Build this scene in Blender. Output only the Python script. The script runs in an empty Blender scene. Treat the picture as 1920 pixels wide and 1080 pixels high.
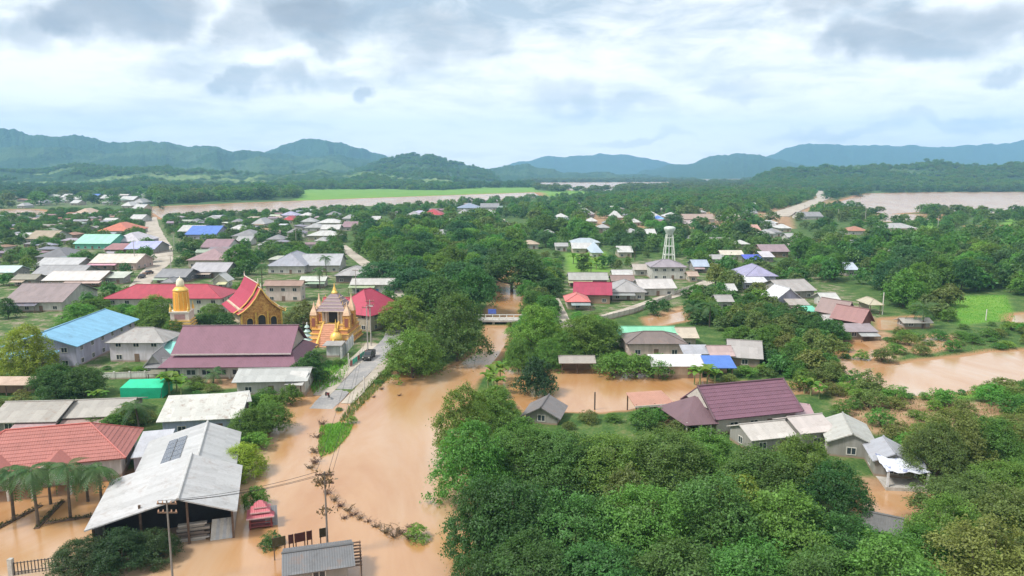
import bpy, math, random
import numpy as np
from mathutils import Vector, Matrix
R = math.radians
S = bpy.context.scene
COL = S.collection

# ------------------------------------------------------------------ camera
FPX, TH, CH = 1371.0, R(9.04), 40.0          # focal length in photo pixels, pitch, height above the flood
cam = bpy.data.cameras.new('camera'); cam.sensor_width = 36; cam.lens = FPX/1920*36
cam.clip_start = 1; cam.clip_end = 60000
co = bpy.data.objects.new('camera', cam); COL.objects.link(co)
co.location = (0, 0, CH); co.rotation_euler = (R(90)-TH, 0, 0)
S.camera = co
# ------------------------------------------------------------------ light
SUN_EL, SUN_AZ = R(52), R(245)               # azimuth clockwise from +Y (the view direction)
sd = Vector((math.sin(SUN_AZ)*math.cos(SUN_EL), math.cos(SUN_AZ)*math.cos(SUN_EL), math.sin(SUN_EL)))
sun = bpy.data.lights.new('sun', 'SUN'); sun.energy = 2.4; sun.angle = R(11); sun.color = (1, .96, .89)
so = bpy.data.objects.new('sun', sun); COL.objects.link(so)
so.rotation_euler = (-sd).to_track_quat('-Z', 'Y').to_euler()
S.view_settings.view_transform = 'Standard'; S.view_settings.look = 'None'
S.view_settings.exposure = 1.07; S.view_settings.gamma = 1; S.view_settings.use_curve_mapping = False
S.cycles.use_denoising = True
S.cycles.max_bounces = 6; S.cycles.volume_bounces = 1; S.cycles.transparent_max_bounces = 6

def nd(nt, typ, **kw):
    n = nt.nodes.new(typ)
    for k, v in kw.items():
        if k.startswith('i_'):
            n.inputs[k[2:].replace('_', ' ')].default_value = v
        else: setattr(n, k, v)
    return n
def math_(nt, op, a, b=None, clamp=False):
    n = nt.nodes.new('ShaderNodeMath'); n.operation = op; n.use_clamp = clamp
    for i, x in enumerate((a, b)):
        if x is None: continue
        if isinstance(x, (int, float)): n.inputs[i].default_value = x
        else: nt.links.new(x, n.inputs[i])
    return n.outputs[0]
def ramp(nt, fac, stops):
    n = nt.nodes.new('ShaderNodeValToRGB'); e = n.color_ramp.elements
    while len(e) < len(stops): e.new(.5)
    for k, (p, c) in zip(e, stops):
        k.position = p; k.color = (*c, 1) if len(c) == 3 else c
    nt.links.new(fac, n.inputs[0]); return n.outputs[0]
def mixc(nt, fac, a, b, mode='MIX'):
    n = nt.nodes.new('ShaderNodeMix'); n.data_type = 'RGBA'; n.blend_type = mode
    for s, x in ((n.inputs[0], fac), (n.inputs[6], a), (n.inputs[7], b)):
        if isinstance(x, (int, float)): s.default_value = x
        elif isinstance(x, tuple): s.default_value = (*x[:3], 1)
        else: nt.links.new(x, s)
    return n.outputs[2]
def noise(nt, vec, scale, detail=4, rough=.55, dist=0.0):
    n = nd(nt, 'ShaderNodeTexNoise'); n.inputs['Scale'].default_value = scale; n.inputs['Detail'].default_value = detail
    n.inputs['Roughness'].default_value = rough; n.inputs['Distortion'].default_value = dist
    if vec is not None: nt.links.new(vec, n.inputs['Vector'])
    return n.outputs['Fac']

def make_world():
    w = bpy.data.worlds.new('World'); S.world = w; w.use_nodes = True
    nt = w.node_tree; nt.nodes.clear()
    out = nd(nt, 'ShaderNodeOutputWorld')
    sky = nd(nt, 'ShaderNodeTexSky'); sky.sky_type = 'NISHITA'; sky.sun_disc = False
    sky.sun_elevation = SUN_EL; sky.sun_rotation = SUN_AZ; sky.air_density = 1.2; sky.dust_density = 2.0
    b1 = nd(nt, 'ShaderNodeBackground'); b1.inputs[1].default_value = .1
    nt.links.new(sky.outputs[0], b1.inputs[0])
    tc = nd(nt, 'ShaderNodeTexCoord'); D = tc.outputs['Generated']
    sx = nd(nt, 'ShaderNodeSeparateXYZ'); nt.links.new(D, sx.inputs[0])
    x, y, z = sx.outputs
    # a flat cloud deck: direction projected on a plane overhead
    zz = math_(nt, 'ADD', math_(nt, 'MAXIMUM', z, 0.0), .17)
    px, py = math_(nt, 'DIVIDE', x, zz), math_(nt, 'DIVIDE', y, zz)
    cv = nd(nt, 'ShaderNodeCombineXYZ'); nt.links.new(px, cv.inputs[0]); nt.links.new(py, cv.inputs[1])
    cv.inputs[2].default_value = 3.7
    warp = noise(nt, cv.outputs[0], 2.0, 5, .6)
    big = noise(nt, cv.outputs[0], 1.0, 3, .5, .5)
    fine = noise(nt, cv.outputs[0], 3.4, 9, .62, .35)
    # grey bellies of the nearer cumulus, ragged by the noise
    fy = math_(nt, 'MAXIMUM', y, .05)
    qx, qz = math_(nt, 'DIVIDE', x, fy), math_(nt, 'DIVIDE', z, fy)
    q = nd(nt, 'ShaderNodeCombineXYZ'); nt.links.new(qx, q.inputs[0]); nt.links.new(qz, q.inputs[1])
    dn = nd(nt, 'ShaderNodeTexNoise'); dn.inputs['Scale'].default_value = 8; dn.inputs['Detail'].default_value = 9
    nt.links.new(q.outputs[0], dn.inputs['Vector'])
    ds = nd(nt, 'ShaderNodeVectorMath', operation='SUBTRACT'); nt.links.new(dn.outputs['Color'], ds.inputs[0]); ds.inputs[1].default_value = (.5, .5, .5)
    dm = nd(nt, 'ShaderNodeVectorMath', operation='MULTIPLY'); nt.links.new(ds.outputs[0], dm.inputs[0]); dm.inputs[1].default_value = (.22, .13, 0)
    qa = nd(nt, 'ShaderNodeVectorMath', operation='ADD'); nt.links.new(q.outputs[0], qa.inputs[0]); nt.links.new(dm.outputs[0], qa.inputs[1])
    tot = None
    for (u, v, ru, rv, a) in SKY_BELLIES:
        d = ray(u, v)
        s1 = nd(nt, 'ShaderNodeVectorMath', operation='SUBTRACT'); nt.links.new(qa.outputs[0], s1.inputs[0]); s1.inputs[1].default_value = (d[0]/d[1], d[2]/d[1], 0)
        s2 = nd(nt, 'ShaderNodeVectorMath', operation='MULTIPLY'); nt.links.new(s1.outputs[0], s2.inputs[0]); s2.inputs[1].default_value = (FPX/ru, FPX/rv, 0)
        s3 = nd(nt, 'ShaderNodeVectorMath', operation='LENGTH'); nt.links.new(s2.outputs[0], s3.inputs[0])
        mr = nd(nt, 'ShaderNodeMapRange', interpolation_type='SMOOTHERSTEP'); nt.links.new(s3.outputs['Value'], mr.inputs[0])
        mr.inputs[1].default_value = 1.4; mr.inputs[2].default_value = .35; mr.inputs[3].default_value = 0; mr.inputs[4].default_value = a
        tot = mr.outputs[0] if tot is None else math_(nt, 'MAXIMUM', tot, mr.outputs[0])
    front = math_(nt, 'GREATER_THAN', y, .1)
    tot = math_(nt, 'MULTIPLY', tot, front)
    tot = math_(nt, 'MULTIPLY', tot, math_(nt, 'ADD', math_(nt, 'MULTIPLY', dn.outputs['Fac'], .7), .6))
    hi = nd(nt, 'ShaderNodeMapRange', interpolation_type='SMOOTHSTEP'); nt.links.new(z, hi.inputs[0]); hi.inputs[1].default_value = .10; hi.inputs[2].default_value = .26
    pat = ramp(nt, math_(nt, 'ADD', math_(nt, 'MULTIPLY', big, .6), math_(nt, 'MULTIPLY', warp, .4)), [(.48, (0,)*3), (.64, (.4,)*3)])
    tot = math_(nt, 'MAXIMUM', tot, math_(nt, 'MULTIPLY', hi.outputs[0], pat))
    f = math_(nt, 'ADD', math_(nt, 'MULTIPLY', fine, .55), math_(nt, 'MULTIPLY', big, .45))
    base = ramp(nt, f, [(.38, (.29, .31, .325)), (.45, (.42, .435, .44)), (.51, (.55, .55, .54)), (.57, (.68, .67, .65))])
    low = nd(nt, 'ShaderNodeMapRange', interpolation_type='SMOOTHSTEP'); nt.links.new(z, low.inputs[0]); low.inputs[1].default_value = .22; low.inputs[2].default_value = .015; low.inputs[4].default_value = .8
    base = mixc(nt, low.outputs[0], base, (.97, .89, .78))
    dark = ramp(nt, warp, [(.3, (.135, .138, .148)), (.7, (.245, .248, .258))])
    colr = mixc(nt, math_(nt, 'MINIMUM', tot, 1.0), base, dark)
    b2 = nd(nt, 'ShaderNodeBackground'); b2.inputs[1].default_value = 1.0
    nt.links.new(colr, b2.inputs[0])
    cover = ramp(nt, f, [(.36, (.80,)*3), (.5, (.97,)*3)])
    ms = nd(nt, 'ShaderNodeMixShader'); nt.links.new(cover, ms.inputs[0])
    nt.links.new(b1.outputs[0], ms.inputs[1]); nt.links.new(b2.outputs[0], ms.inputs[2])
    nt.links.new(ms.outputs[0], out.inputs[0])

def ray(u, v):
    x = (u-960)/FPX; y = (540-v)/FPX
    return x, math.cos(TH)+y*math.sin(TH), -math.sin(TH)+y*math.cos(TH)
def G(u, v, z=0.0):
    d = ray(u, v); t = (z-CH)/d[2]
    return Vector((d[0]*t, d[1]*t, z))
def TT(u, v, z=0.0): return (z-CH)/ray(u, v)[2]      # depth along the optical axis
def PZ(u, v, Y):
    d = ray(u, v); return CH+d[2]*Y/d[1]
def GA(pts, z=0.0): return np.array([[*G(u, v, z)[:2]] for u, v in pts])

SKY_BELLIES = [(190, 30, 150, 48, .95), (60, 45, 90, 45, .6), (300, 10, 110, 50, .8), (600, 40, 95, 50, .9), (490, 50, 70, 50, .55), (620, 95, 45, 25, .6),
 (435, 145, 38, 18, .6), (525, 150, 70, 20, .6), (640, 150, 60, 16, .35), (330, 120, 90, 22, .3), (780, 75, 95, 70, .6), (900, 80, 75, 60, .45), (770, 120, 50, 35, .5), (700, 168, 22, 14, .6),
 (1680, 85, 170, 38, .8), (1800, 35, 200, 48, .7), (1540, 8, 120, 30, .6), (1870, 60, 120, 40, .6), (1890, 150, 55, 16, .5), (1560, 240, 130, 12, .3),
 (1800, 240, 160, 12, .3), (1070, 180, 80, 25, .4), (1200, 200, 60, 18, .3), (1370, 165, 70, 12, .25), (1180, 262, 120, 9, .3)]
make_world()

# ------------------------------------------------------------------ tags, meshes
def tag(o, label=None, cat=None, group=None, kind=None):
    if label: o['label'] = label
    if cat: o['category'] = cat
    if group: o['group'] = group
    if kind: o['kind'] = kind
    return o
def empty(name, loc, rz=0.0):
    o = bpy.data.objects.new(name, None); COL.objects.link(o); o.location = loc; o.rotation_euler = (0, 0, rz)
    o.empty_display_size = .5
    return o
class MB:
    def __init__(s): s.v = []; s.f = []; s.m = []
    def add(s, vs, fs, m=0):
        o = len(s.v); s.v += [tuple(p) for p in vs]; s.f += [tuple(o+i for i in f) for f in fs]; s.m += [m]*len(fs); return s
    def box(s, x0, x1, y0, y1, z0, z1, m=0):
        return s.add([(x0,y0,z0),(x1,y0,z0),(x1,y1,z0),(x0,y1,z0),(x0,y0,z1),(x1,y0,z1),(x1,y1,z1),(x0,y1,z1)],
                     [(3,2,1,0),(4,5,6,7),(0,1,5,4),(1,2,6,5),(2,3,7,6),(3,0,4,7)], m)
    def slab(s, pts, th, m=0):
        """a planar polygon (counter-clockwise seen from above) thickened downwards"""
        n = len(pts); p = [Vector(q) for q in pts]; nn = (p[1]-p[0]).cross(p[2]-p[0]).normalized()
        if nn.z < 0: p.reverse(); nn = -nn
        lo = [q-nn*th for q in p]
        return s.add(p+lo, [tuple(range(n)), tuple(range(2*n-1, n-1, -1))]+[(i, i+n, (i+1) % n+n, (i+1) % n) for i in range(n)], m)
    def tube(s, pts, rad, n=7, m=0, cap=True):
        pts = [Vector(p) for p in pts]; o = len(s.v); k = len(pts)
        for i, p in enumerate(pts):
            d = (pts[min(i+1, k-1)]-pts[max(i-1, 0)]).normalized()
            a = d.orthogonal().normalized() if i == 0 else (a-d*a.dot(d)).normalized()
            b = d.cross(a)
            for j in range(n):
                t = 2*math.pi*j/n; s.v.append(tuple(p+(a*math.cos(t)+b*math.sin(t))*rad[i]))
        for i in range(k-1):
            for j in range(n):
                s.f.append((o+i*n+j, o+i*n+(j+1) % n, o+(i+1)*n+(j+1) % n, o+(i+1)*n+j)); s.m.append(m)
        if cap:
            s.f += [tuple(o+j for j in range(n-1, -1, -1)), tuple(o+(k-1)*n+j for j in range(n))]; s.m += [m, m]
        return s
    def lathe(s, prof, n=12, c=(0, 0), m=0, ph=0.0, sq=1.0):
        o = len(s.v); k = len(prof)
        for r, z in prof:
            for j in range(n):
                t = 2*math.pi*j/n+ph; s.v.append((c[0]+r*math.cos(t), c[1]+r*math.sin(t)*sq, z))
        for i in range(k-1):
            for j in range(n):
                s.f.append((o+i*n+j, o+i*n+(j+1) % n, o+(i+1)*n+(j+1) % n, o+(i+1)*n+j)); s.m.append(m)
        s.f += [tuple(o+j for j in range(n-1, -1, -1)), tuple(o+(k-1)*n+j for j in range(n))]; s.m += [m, m]
        return s
    def mesh(s, name, mats):
        me = bpy.data.meshes.new(name); me.from_pydata(s.v, [], s.f)
        for m in mats: me.materials.append(m)
        if any(s.m): me.polygons.foreach_set('material_index', s.m)
        me.update(); return me
def obj(name, mb, mats, parent=None, loc=None, rz=0.0, color=None, smooth=False):
    if not isinstance(mats, (list, tuple)): mats = [mats]
    me = mb.mesh(name, mats) if isinstance(mb, MB) else mb
    o = bpy.data.objects.new(name, me); COL.objects.link(o)
    if parent: o.parent = parent
    if loc is not None: o.location = loc
    if rz: o.rotation_euler = (0, 0, rz)
    if color: o.color = (*color[:3], 1)
    if smooth: me.polygons.foreach_set('use_smooth', [True]*len(me.polygons))
    return o
def np_mesh(name, V, F, mats, smooth=False):
    V = np.asarray(V, dtype=np.float32); F = np.asarray(F, dtype=np.int32); k = F.shape[1]
    me = bpy.data.meshes.new(name); me.vertices.add(len(V)); me.vertices.foreach_set('co', V.ravel())
    me.loops.add(F.size); me.loops.foreach_set('vertex_index', F.ravel())
    me.polygons.add(len(F)); me.polygons.foreach_set('loop_start', np.arange(0, F.size, k, dtype=np.int32))
    for m in mats: me.materials.append(m)
    if smooth: me.polygons.foreach_set('use_smooth', np.ones(len(F), dtype=bool))
    me.update(calc_edges=True); return me

# ------------------------------------------------------------------ materials
def mat(name):
    m = bpy.data.materials.new(name); m.use_nodes = True; nt = m.node_tree; nt.nodes.clear()
    out = nd(nt, 'ShaderNodeOutputMaterial'); p = nd(nt, 'ShaderNodeBsdfPrincipled')
    nt.links.new(p.outputs[0], out.inputs[0]); return m, nt, p, out
def bump(nt, p, h, strength=.3, dist=.05):
    b = nd(nt, 'ShaderNodeBump'); b.inputs['Strength'].default_value = strength; b.inputs['Distance'].default_value = dist
    nt.links.new(h, b.inputs['Height']); nt.links.new(b.outputs[0], p.inputs['Normal'])
def ocoord(nt, which='Object'): return nd(nt, 'ShaderNodeTexCoord').outputs[which]
def colored(name, col=None, rough=.6, dirt=.35, dscale=.6, metal=0.0, streak=False):
    """painted or plain surface; takes the object's own colour unless one is given; weathered by noise"""
    m, nt, p, out = mat(name)
    c = nd(nt, 'ShaderNodeObjectInfo').outputs['Color'] if col is None else col
    oc = ocoord(nt)
    if streak:
        mp = nd(nt, 'ShaderNodeMapping'); mp.inputs['Scale'].default_value = (1, 1, .18); nt.links.new(oc, mp.inputs[0]); oc = mp.outputs[0]
    n1 = noise(nt, oc, dscale, 6, .65); n2 = noise(nt, oc, dscale*6, 4, .6)
    d = ramp(nt, math_(nt, 'ADD', math_(nt, 'MULTIPLY', n1, .65), math_(nt, 'MULTIPLY', n2, .35)), [(.40, (1-dirt, 1-dirt*1.05, 1-dirt*1.15)), (.62, (1.04, 1.04, 1.04))])
    fin = mixc(nt, 1.0, c, d, 'MULTIPLY')
    if streak:                   # silt left by the flood along the foot of the walls
        gz = nd(nt, 'ShaderNodeSeparateXYZ'); nt.links.new(nd(nt, 'ShaderNodeNewGeometry').outputs['Position'], gz.inputs[0])
        ml = nd(nt, 'ShaderNodeMapRange'); nt.links.new(math_(nt, 'ADD', gz.outputs[2], math_(nt, 'MULTIPLY', n1, -.5)), ml.inputs[0])
        ml.inputs[1].default_value = .62; ml.inputs[2].default_value = .30; ml.inputs[4].default_value = .75
        fin = mixc(nt, ml.outputs[0], fin, (.27, .17, .10))
    nt.links.new(fin, p.inputs['Base Color'])
    p.inputs['Roughness'].default_value = rough; p.inputs['Metallic'].default_value = metal
    bump(nt, p, n2, .15, .02)
    return m
def roofing(name, tile=False):
    """corrugated sheets or rows of tiles; object colour, faded and stained sheet by sheet"""
    m, nt, p, out = mat(name)
    c = nd(nt, 'ShaderNodeObjectInfo').outputs['Color']
    tc = nd(nt, 'ShaderNodeTexCoord'); oc = tc.outputs['Object']
    sp = nd(nt, 'ShaderNodeSeparateXYZ'); nt.links.new(oc, sp.inputs[0])
    sn = nd(nt, 'ShaderNodeSeparateXYZ'); nt.links.new(tc.outputs['Normal'], sn.inputs[0])
    g = math_(nt, 'GREATER_THAN', math_(nt, 'ABSOLUTE', sn.outputs[0]), math_(nt, 'ABSOLUTE', sn.outputs[1]))
    mm = nd(nt, 'ShaderNodeMix'); mm.data_type = 'FLOAT'
    nt.links.new(g, mm.inputs[0]); nt.links.new(sp.outputs[0], mm.inputs[2]); nt.links.new(sp.outputs[1], mm.inputs[3])
    along = mm.outputs[0]
    m2 = nd(nt, 'ShaderNodeMix'); m2.data_type = 'FLOAT'
    nt.links.new(g, m2.inputs[0]); nt.links.new(sp.outputs[1], m2.inputs[2]); nt.links.new(sp.outputs[0], m2.inputs[3])
    down = m2.outputs[0]
    rib = math_(nt, 'SINE', math_(nt, 'MULTIPLY', along, 2*math.pi/(.3 if tile else .24)))
    cell = nd(nt, 'ShaderNodeCombineXYZ')
    nt.links.new(math_(nt, 'FLOOR', math_(nt, 'MULTIPLY', along, 1/.85)), cell.inputs[0])
    nt.links.new(math_(nt, 'FLOOR', math_(nt, 'MULTIPLY', down, 1/2.4)), cell.inputs[1])
    wn = nd(nt, 'ShaderNodeTexWhiteNoise'); nt.links.new(cell.outputs[0], wn.inputs['Vector'])
    n1 = noise(nt, oc, .45, 6, .65); n2 = noise(nt, oc, 3.0, 4, .6)
    amp = .08 if tile else .2
    v = math_(nt, 'ADD', math_(nt, 'MULTIPLY', wn.outputs['Value'], amp), 1-amp/2)
    st = ramp(nt, math_(nt, 'ADD', math_(nt, 'MULTIPLY', n1, .6), math_(nt, 'MULTIPLY', n2, .4)), [(.34, (.74, .72, .70)), (.46, (.95, .945, .94)), (.66, (1.04, 1.04, 1.04))])
    hs = nd(nt, 'ShaderNodeHueSaturation'); nt.links.new(c, hs.inputs['Color']); nt.links.new(v, hs.inputs['Value'])
    base = mixc(nt, 1.0, hs.outputs[0], st, 'MULTIPLY')
    if not tile:                 # rust blooms, more on some roofs than on others
        n3 = noise(nt, oc, .9, 6, .7, .4); rnd = nd(nt, 'ShaderNodeObjectInfo').outputs['Random']
        k = math_(nt, 'MULTIPLY', ramp(nt, n3, [(.54, (0,)*3), (.70, (1,)*3)]), math_(nt, 'MULTIPLY', math_(nt, 'POWER', rnd, 2.0), .75))
        base = mixc(nt, k, base, (.20, .12, .08))
    nt.links.new(base, p.inputs['Base Color'])
    p.inputs['Roughness'].default_value = .62 if tile else .5
    bump(nt, p, rib, .35, .03)
    return m
def leaf(name, col=None, var=.75):
    m, nt, p, out = mat(name); nt.nodes.remove(p)
    oi = nd(nt, 'ShaderNodeObjectInfo'); c = oi.outputs['Color'] if col is None else col
    gp = nd(nt, 'ShaderNodeNewGeometry')
    n1 = noise(nt, gp.outputs['Position'], .32, 3, .6)
    hs = nd(nt, 'ShaderNodeHueSaturation')
    if isinstance(c, tuple): hs.inputs['Color'].default_value = (*c, 1)
    else: nt.links.new(c, hs.inputs['Color'])
    rl = gp.outputs['Random Per Island']
    nt.links.new(math_(nt, 'ADD', math_(nt, 'MULTIPLY', oi.outputs['Random'], .05), math_(nt, 'ADD', .455, math_(nt, 'MULTIPLY', n1, .03))), hs.inputs['Hue'])
    nt.links.new(math_(nt, 'ADD', math_(nt, 'MULTIPLY', rl, var), math_(nt, 'ADD', 1-var*.5-.35, math_(nt, 'MULTIPLY', n1, .7))), hs.inputs['Value'])
    df = nd(nt, 'ShaderNodeBsdfDiffuse'); tl = nd(nt, 'ShaderNodeBsdfTranslucent'); gl = nd(nt, 'ShaderNodeBsdfGlossy')
    gl.inputs['Roughness'].default_value = .55; gl.inputs['Color'].default_value = (.9, .95, 1, 1)
    nt.links.new(hs.outputs[0], df.inputs[0])
    nt.links.new(mixc(nt, 1.0, hs.outputs[0], (1.15, 1.2, .6), 'MULTIPLY'), tl.inputs[0])
    m1 = nd(nt, 'ShaderNodeMixShader'); m1.inputs[0].default_value = .42
    nt.links.new(df.outputs[0], m1.inputs[1]); nt.links.new(tl.outputs[0], m1.inputs[2])
    m2 = nd(nt, 'ShaderNodeMixShader'); m2.inputs[0].default_value = .02
    nt.links.new(m1.outputs[0], m2.inputs[1]); nt.links.new(gl.outputs[0], m2.inputs[2])
    nt.links.new(m2.outputs[0], out.inputs[0]); return m
M = {}
M['tin'] = roofing('tin_roofing'); M['tile'] = roofing('tile_roofing', True)
M['wall'] = colored('painted_wall', rough=.8, dirt=.28, dscale=.5, streak=True)
M['plain'] = colored('painted_surface', rough=.55, dirt=.2, dscale=1.2)
M['wood'] = colored('weathered_wood', (.16, .10, .07), .8, .5, 1.5)
M['concrete'] = colored('concrete', (.46, .44, .41), .85, .35, .7)
M['pave'] = colored('concrete_paving', (.45, .40, .34), .9, .35, .12)
M['gold'] = colored('gold_paint', (.85, .55, .14), .42, .25, 1.0, .25)
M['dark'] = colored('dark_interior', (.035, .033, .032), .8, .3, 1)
M['tarp'] = colored('tarpaulin', rough=.45, dirt=.15, dscale=.8)
M['bark'] = colored('bark', (.13, .10, .075), .9, .5, 2)
M['leaf'] = leaf('leaves')
M['dry'] = leaf('dry_twigs', (.16,.105,.06), .5)
M['frond'] = leaf('palm_leaves', (.075, .155, .05), .3)
M['metal'] = colored('galvanised_metal', (.45, .46, .48), .45, .25, 1, .5)
M['rubber'] = colored('rubber', (.02, .02, .02), .8, .2, 1)
def glass_m():
    m, nt, p, out = mat('window_glass'); p.inputs['Base Color'].default_value = (.035, .045, .055, 1)
    p.inputs['Roughness'].default_value = .12; return m
M['glass'] = glass_m()
def asphalt_m():
    m, nt, p, out = mat('asphalt'); oc = ocoord(nt)
    n1 = noise(nt, oc, .25, 5, .6); n2 = noise(nt, oc, 2.5, 5, .6)
    nt.links.new(ramp(nt, math_(nt, 'ADD', math_(nt, 'MULTIPLY', n1, .6), math_(nt, 'MULTIPLY', n2, .4)), [(.35, (.17, .17, .175)), (.55, (.28, .27, .265)), (.68, (.42, .38, .34))]), p.inputs['Base Color'])
    p.inputs['Roughness'].default_value = .75; return m
M['asphalt'] = asphalt_m()
def water_m():
    m, nt, p, out = mat('muddy_water'); gp = nd(nt, 'ShaderNodeNewGeometry').outputs['Position']
    mp = nd(nt, 'ShaderNodeMapping'); mp.inputs['Scale'].default_value = (1, .35, 1); nt.links.new(gp, mp.inputs[0])
    n1 = noise(nt, mp.outputs[0], .035, 6, .6, 1.5); n2 = noise(nt, gp, 1.2, 3, .5); n3 = noise(nt, gp, .25, 3, .5)
    nt.links.new(ramp(nt, n1, [(.37, (.37, .175, .058)), (.48, (.425, .235, .105)), (.56, (.455, .285, .16)), (.66, (.48, .355, .255))]), p.inputs['Base Color'])
    p.inputs['Roughness'].default_value = .2; p.inputs['IOR'].default_value = 1.7
    p.inputs['Specular IOR Level'].default_value = 1.0
    bump(nt, p, math_(nt, 'ADD', math_(nt, 'MULTIPLY', n2, .35), n3), .07, .05); return m
M['water'] = water_m()
def ground_m():
    m, nt, p, out = mat('ground_cover'); gp = nd(nt, 'ShaderNodeNewGeometry').outputs['Position']
    a = nd(nt, 'ShaderNodeAttribute', attribute_name='cover')
    sp = nd(nt, 'ShaderNodeSeparateColor'); nt.links.new(a.outputs['Color'], sp.inputs[0])
    field, soil, town = sp.outputs
    n1 = noise(nt, gp, .02, 6, .6); n2 = noise(nt, gp, .25, 6, .65); n3 = noise(nt, gp, 2.2, 4, .6)
    g = ramp(nt, math_(nt, 'ADD', math_(nt, 'MULTIPLY', n2, .6), math_(nt, 'MULTIPLY', n3, .4)), [(.36, (.026, .06, .016)), (.5, (.058, .118, .028)), (.60, (.12, .155, .05)), (.68, (.20, .17, .10))])
    so_ = ramp(nt, n2, [(.35, (.22, .13, .07)), (.55, (.34, .22, .13)), (.68, (.44, .33, .22))])
    to = ramp(nt, math_(nt, 'ADD', math_(nt, 'MULTIPLY', n2, .7), math_(nt, 'MULTIPLY', n3, .3)), [(.40, (.04, .09, .022)), (.50, (.085, .14, .04)), (.57, (.20, .18, .12)), (.66, (.36, .31, .25))])
    fi = ramp(nt, math_(nt, 'ADD', math_(nt, 'MULTIPLY', n1, .5), math_(nt, 'MULTIPLY', n2, .5)), [(.4, (.10, .23, .03)), (.6, (.17, .29, .05))])
    c = mixc(nt, town, g, to); c = mixc(nt, field, c, fi); c = mixc(nt, soil, c, so_)
    sz = nd(nt, 'ShaderNodeSeparateXYZ'); nt.links.new(gp, sz.inputs[0])
    mud = nd(nt, 'ShaderNodeMapRange'); nt.links.new(math_(nt, 'ADD', sz.outputs[2], math_(nt, 'MULTIPLY', n3, -.12)), mud.inputs[0])
    mud.inputs[1].default_value = .16; mud.inputs[2].default_value = .0
    c = mixc(nt, mud.outputs[0], c, (.33, .19, .10))
    nt.links.new(c, p.inputs['Base Color']); p.inputs['Roughness'].default_value = .9
    p.inputs['Specular IOR Level'].default_value = .15
    bump(nt, p, n3, .6, .12); return m
M['ground'] = ground_m()
def hill_m():
    m, nt, p, out = mat('forested_hillside'); gp = nd(nt, 'ShaderNodeNewGeometry').outputs['Position']
    n1 = noise(nt, gp, .0035, 6, .6); n2 = noise(nt, gp, .045, 4, .6)
    vo = nd(nt, 'ShaderNodeTexVoronoi'); vo.inputs['Scale'].default_value = .07; nt.links.new(gp, vo.inputs['Vector'])
    f = ramp(nt, math_(nt, 'ADD', math_(nt, 'MULTIPLY', n2, .5), math_(nt, 'MULTIPLY', vo.outputs['Distance'], .06)), [(.25, (.030, .075, .022)), (.55, (.010, .030, .012))])
    fc = ramp(nt, n2, [(.4, (.12, .20, .06)), (.6, (.20, .26, .11))])
    a = nd(nt, 'ShaderNodeAttribute', attribute_name='clearing')
    k = math_(nt, 'MULTIPLY', a.outputs['Fac'], ramp(nt, n1, [(.50, (0,)*3), (.56, (1,)*3)]))
    nt.links.new(mixc(nt, k, f, fc), p.inputs['Base Color']); p.inputs['Roughness'].default_value = .95
    p.inputs['Specular IOR Level'].default_value = .1
    bump(nt, p, vo.outputs['Distance'], .9, 6); return m
M['hill'] = hill_m()

# ------------------------------------------------------------------ noise on arrays
def vnoise(x, y, seed=0):
    xi = np.floor(x).astype(np.int64); yi = np.floor(y).astype(np.int64); fx = x-xi; fy = y-yi
    fx = fx*fx*(3-2*fx); fy = fy*fy*(3-2*fy)
    def h(a, b):
        n = (a*374761393+b*668265263+seed*1442695041) & 0x7fffffff
        n = ((n ^ (n >> 13))*1274126177) & 0x7fffffff
        n = (n ^ (n >> 16)) & 0xffff
        return n/65535.0
    return (h(xi, yi)*(1-fx)+h(xi+1, yi)*fx)*(1-fy)+(h(xi, yi+1)*(1-fx)+h(xi+1, yi+1)*fx)*fy
def fbm(x, y, oct=4, seed=0):
    s = 0; a = .5; t = 0
    for i in range(oct):
        s = s+a*vnoise(x*2**i+17.3*i, y*2**i-9.1*i, seed+i); t += a; a *= .55
    return s/t
def inside(P, poly):
    x, y = P[:, 0], P[:, 1]; r = np.zeros(len(P), bool); n = len(poly)
    for i in range(n):
        x0, y0 = poly[i]; x1, y1 = poly[(i+1) % n]
        if y0 == y1: continue
        c = ((y0 > y) != (y1 > y)) & (x < (x1-x0)*(y-y0)/(y1-y0)+x0)
        r ^= c
    return r
def segdist(P, A, closed=False):
    d = np.full(len(P), 1e18); n = len(A)
    for i in range(n if closed else n-1):
        a = A[i]; b = A[(i+1) % n]; ab = b-a; L = ab@ab+1e-9
        t = np.clip(((P-a)@ab)/L, 0, 1); q = P-a-t[:, None]*ab
        d = np.minimum(d, q[:, 0]**2+q[:, 1]**2)
    return np.sqrt(d)
def signed(P, poly):       # positive on the outside
    A = np.asarray(poly); bb = 400+np.abs(A).max()*0
    d = np.full(len(P), 60.0)
    lo, hi = A.min(0)-60, A.max(0)+60
    k = (P[:, 0] > lo[0]) & (P[:, 0] < hi[0]) & (P[:, 1] > lo[1]) & (P[:, 1] < hi[1])
    if k.any():
        dd = segdist(P[k], A, True); d[k] = np.where(inside(P[k], A), -dd, dd)
    return d

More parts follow.
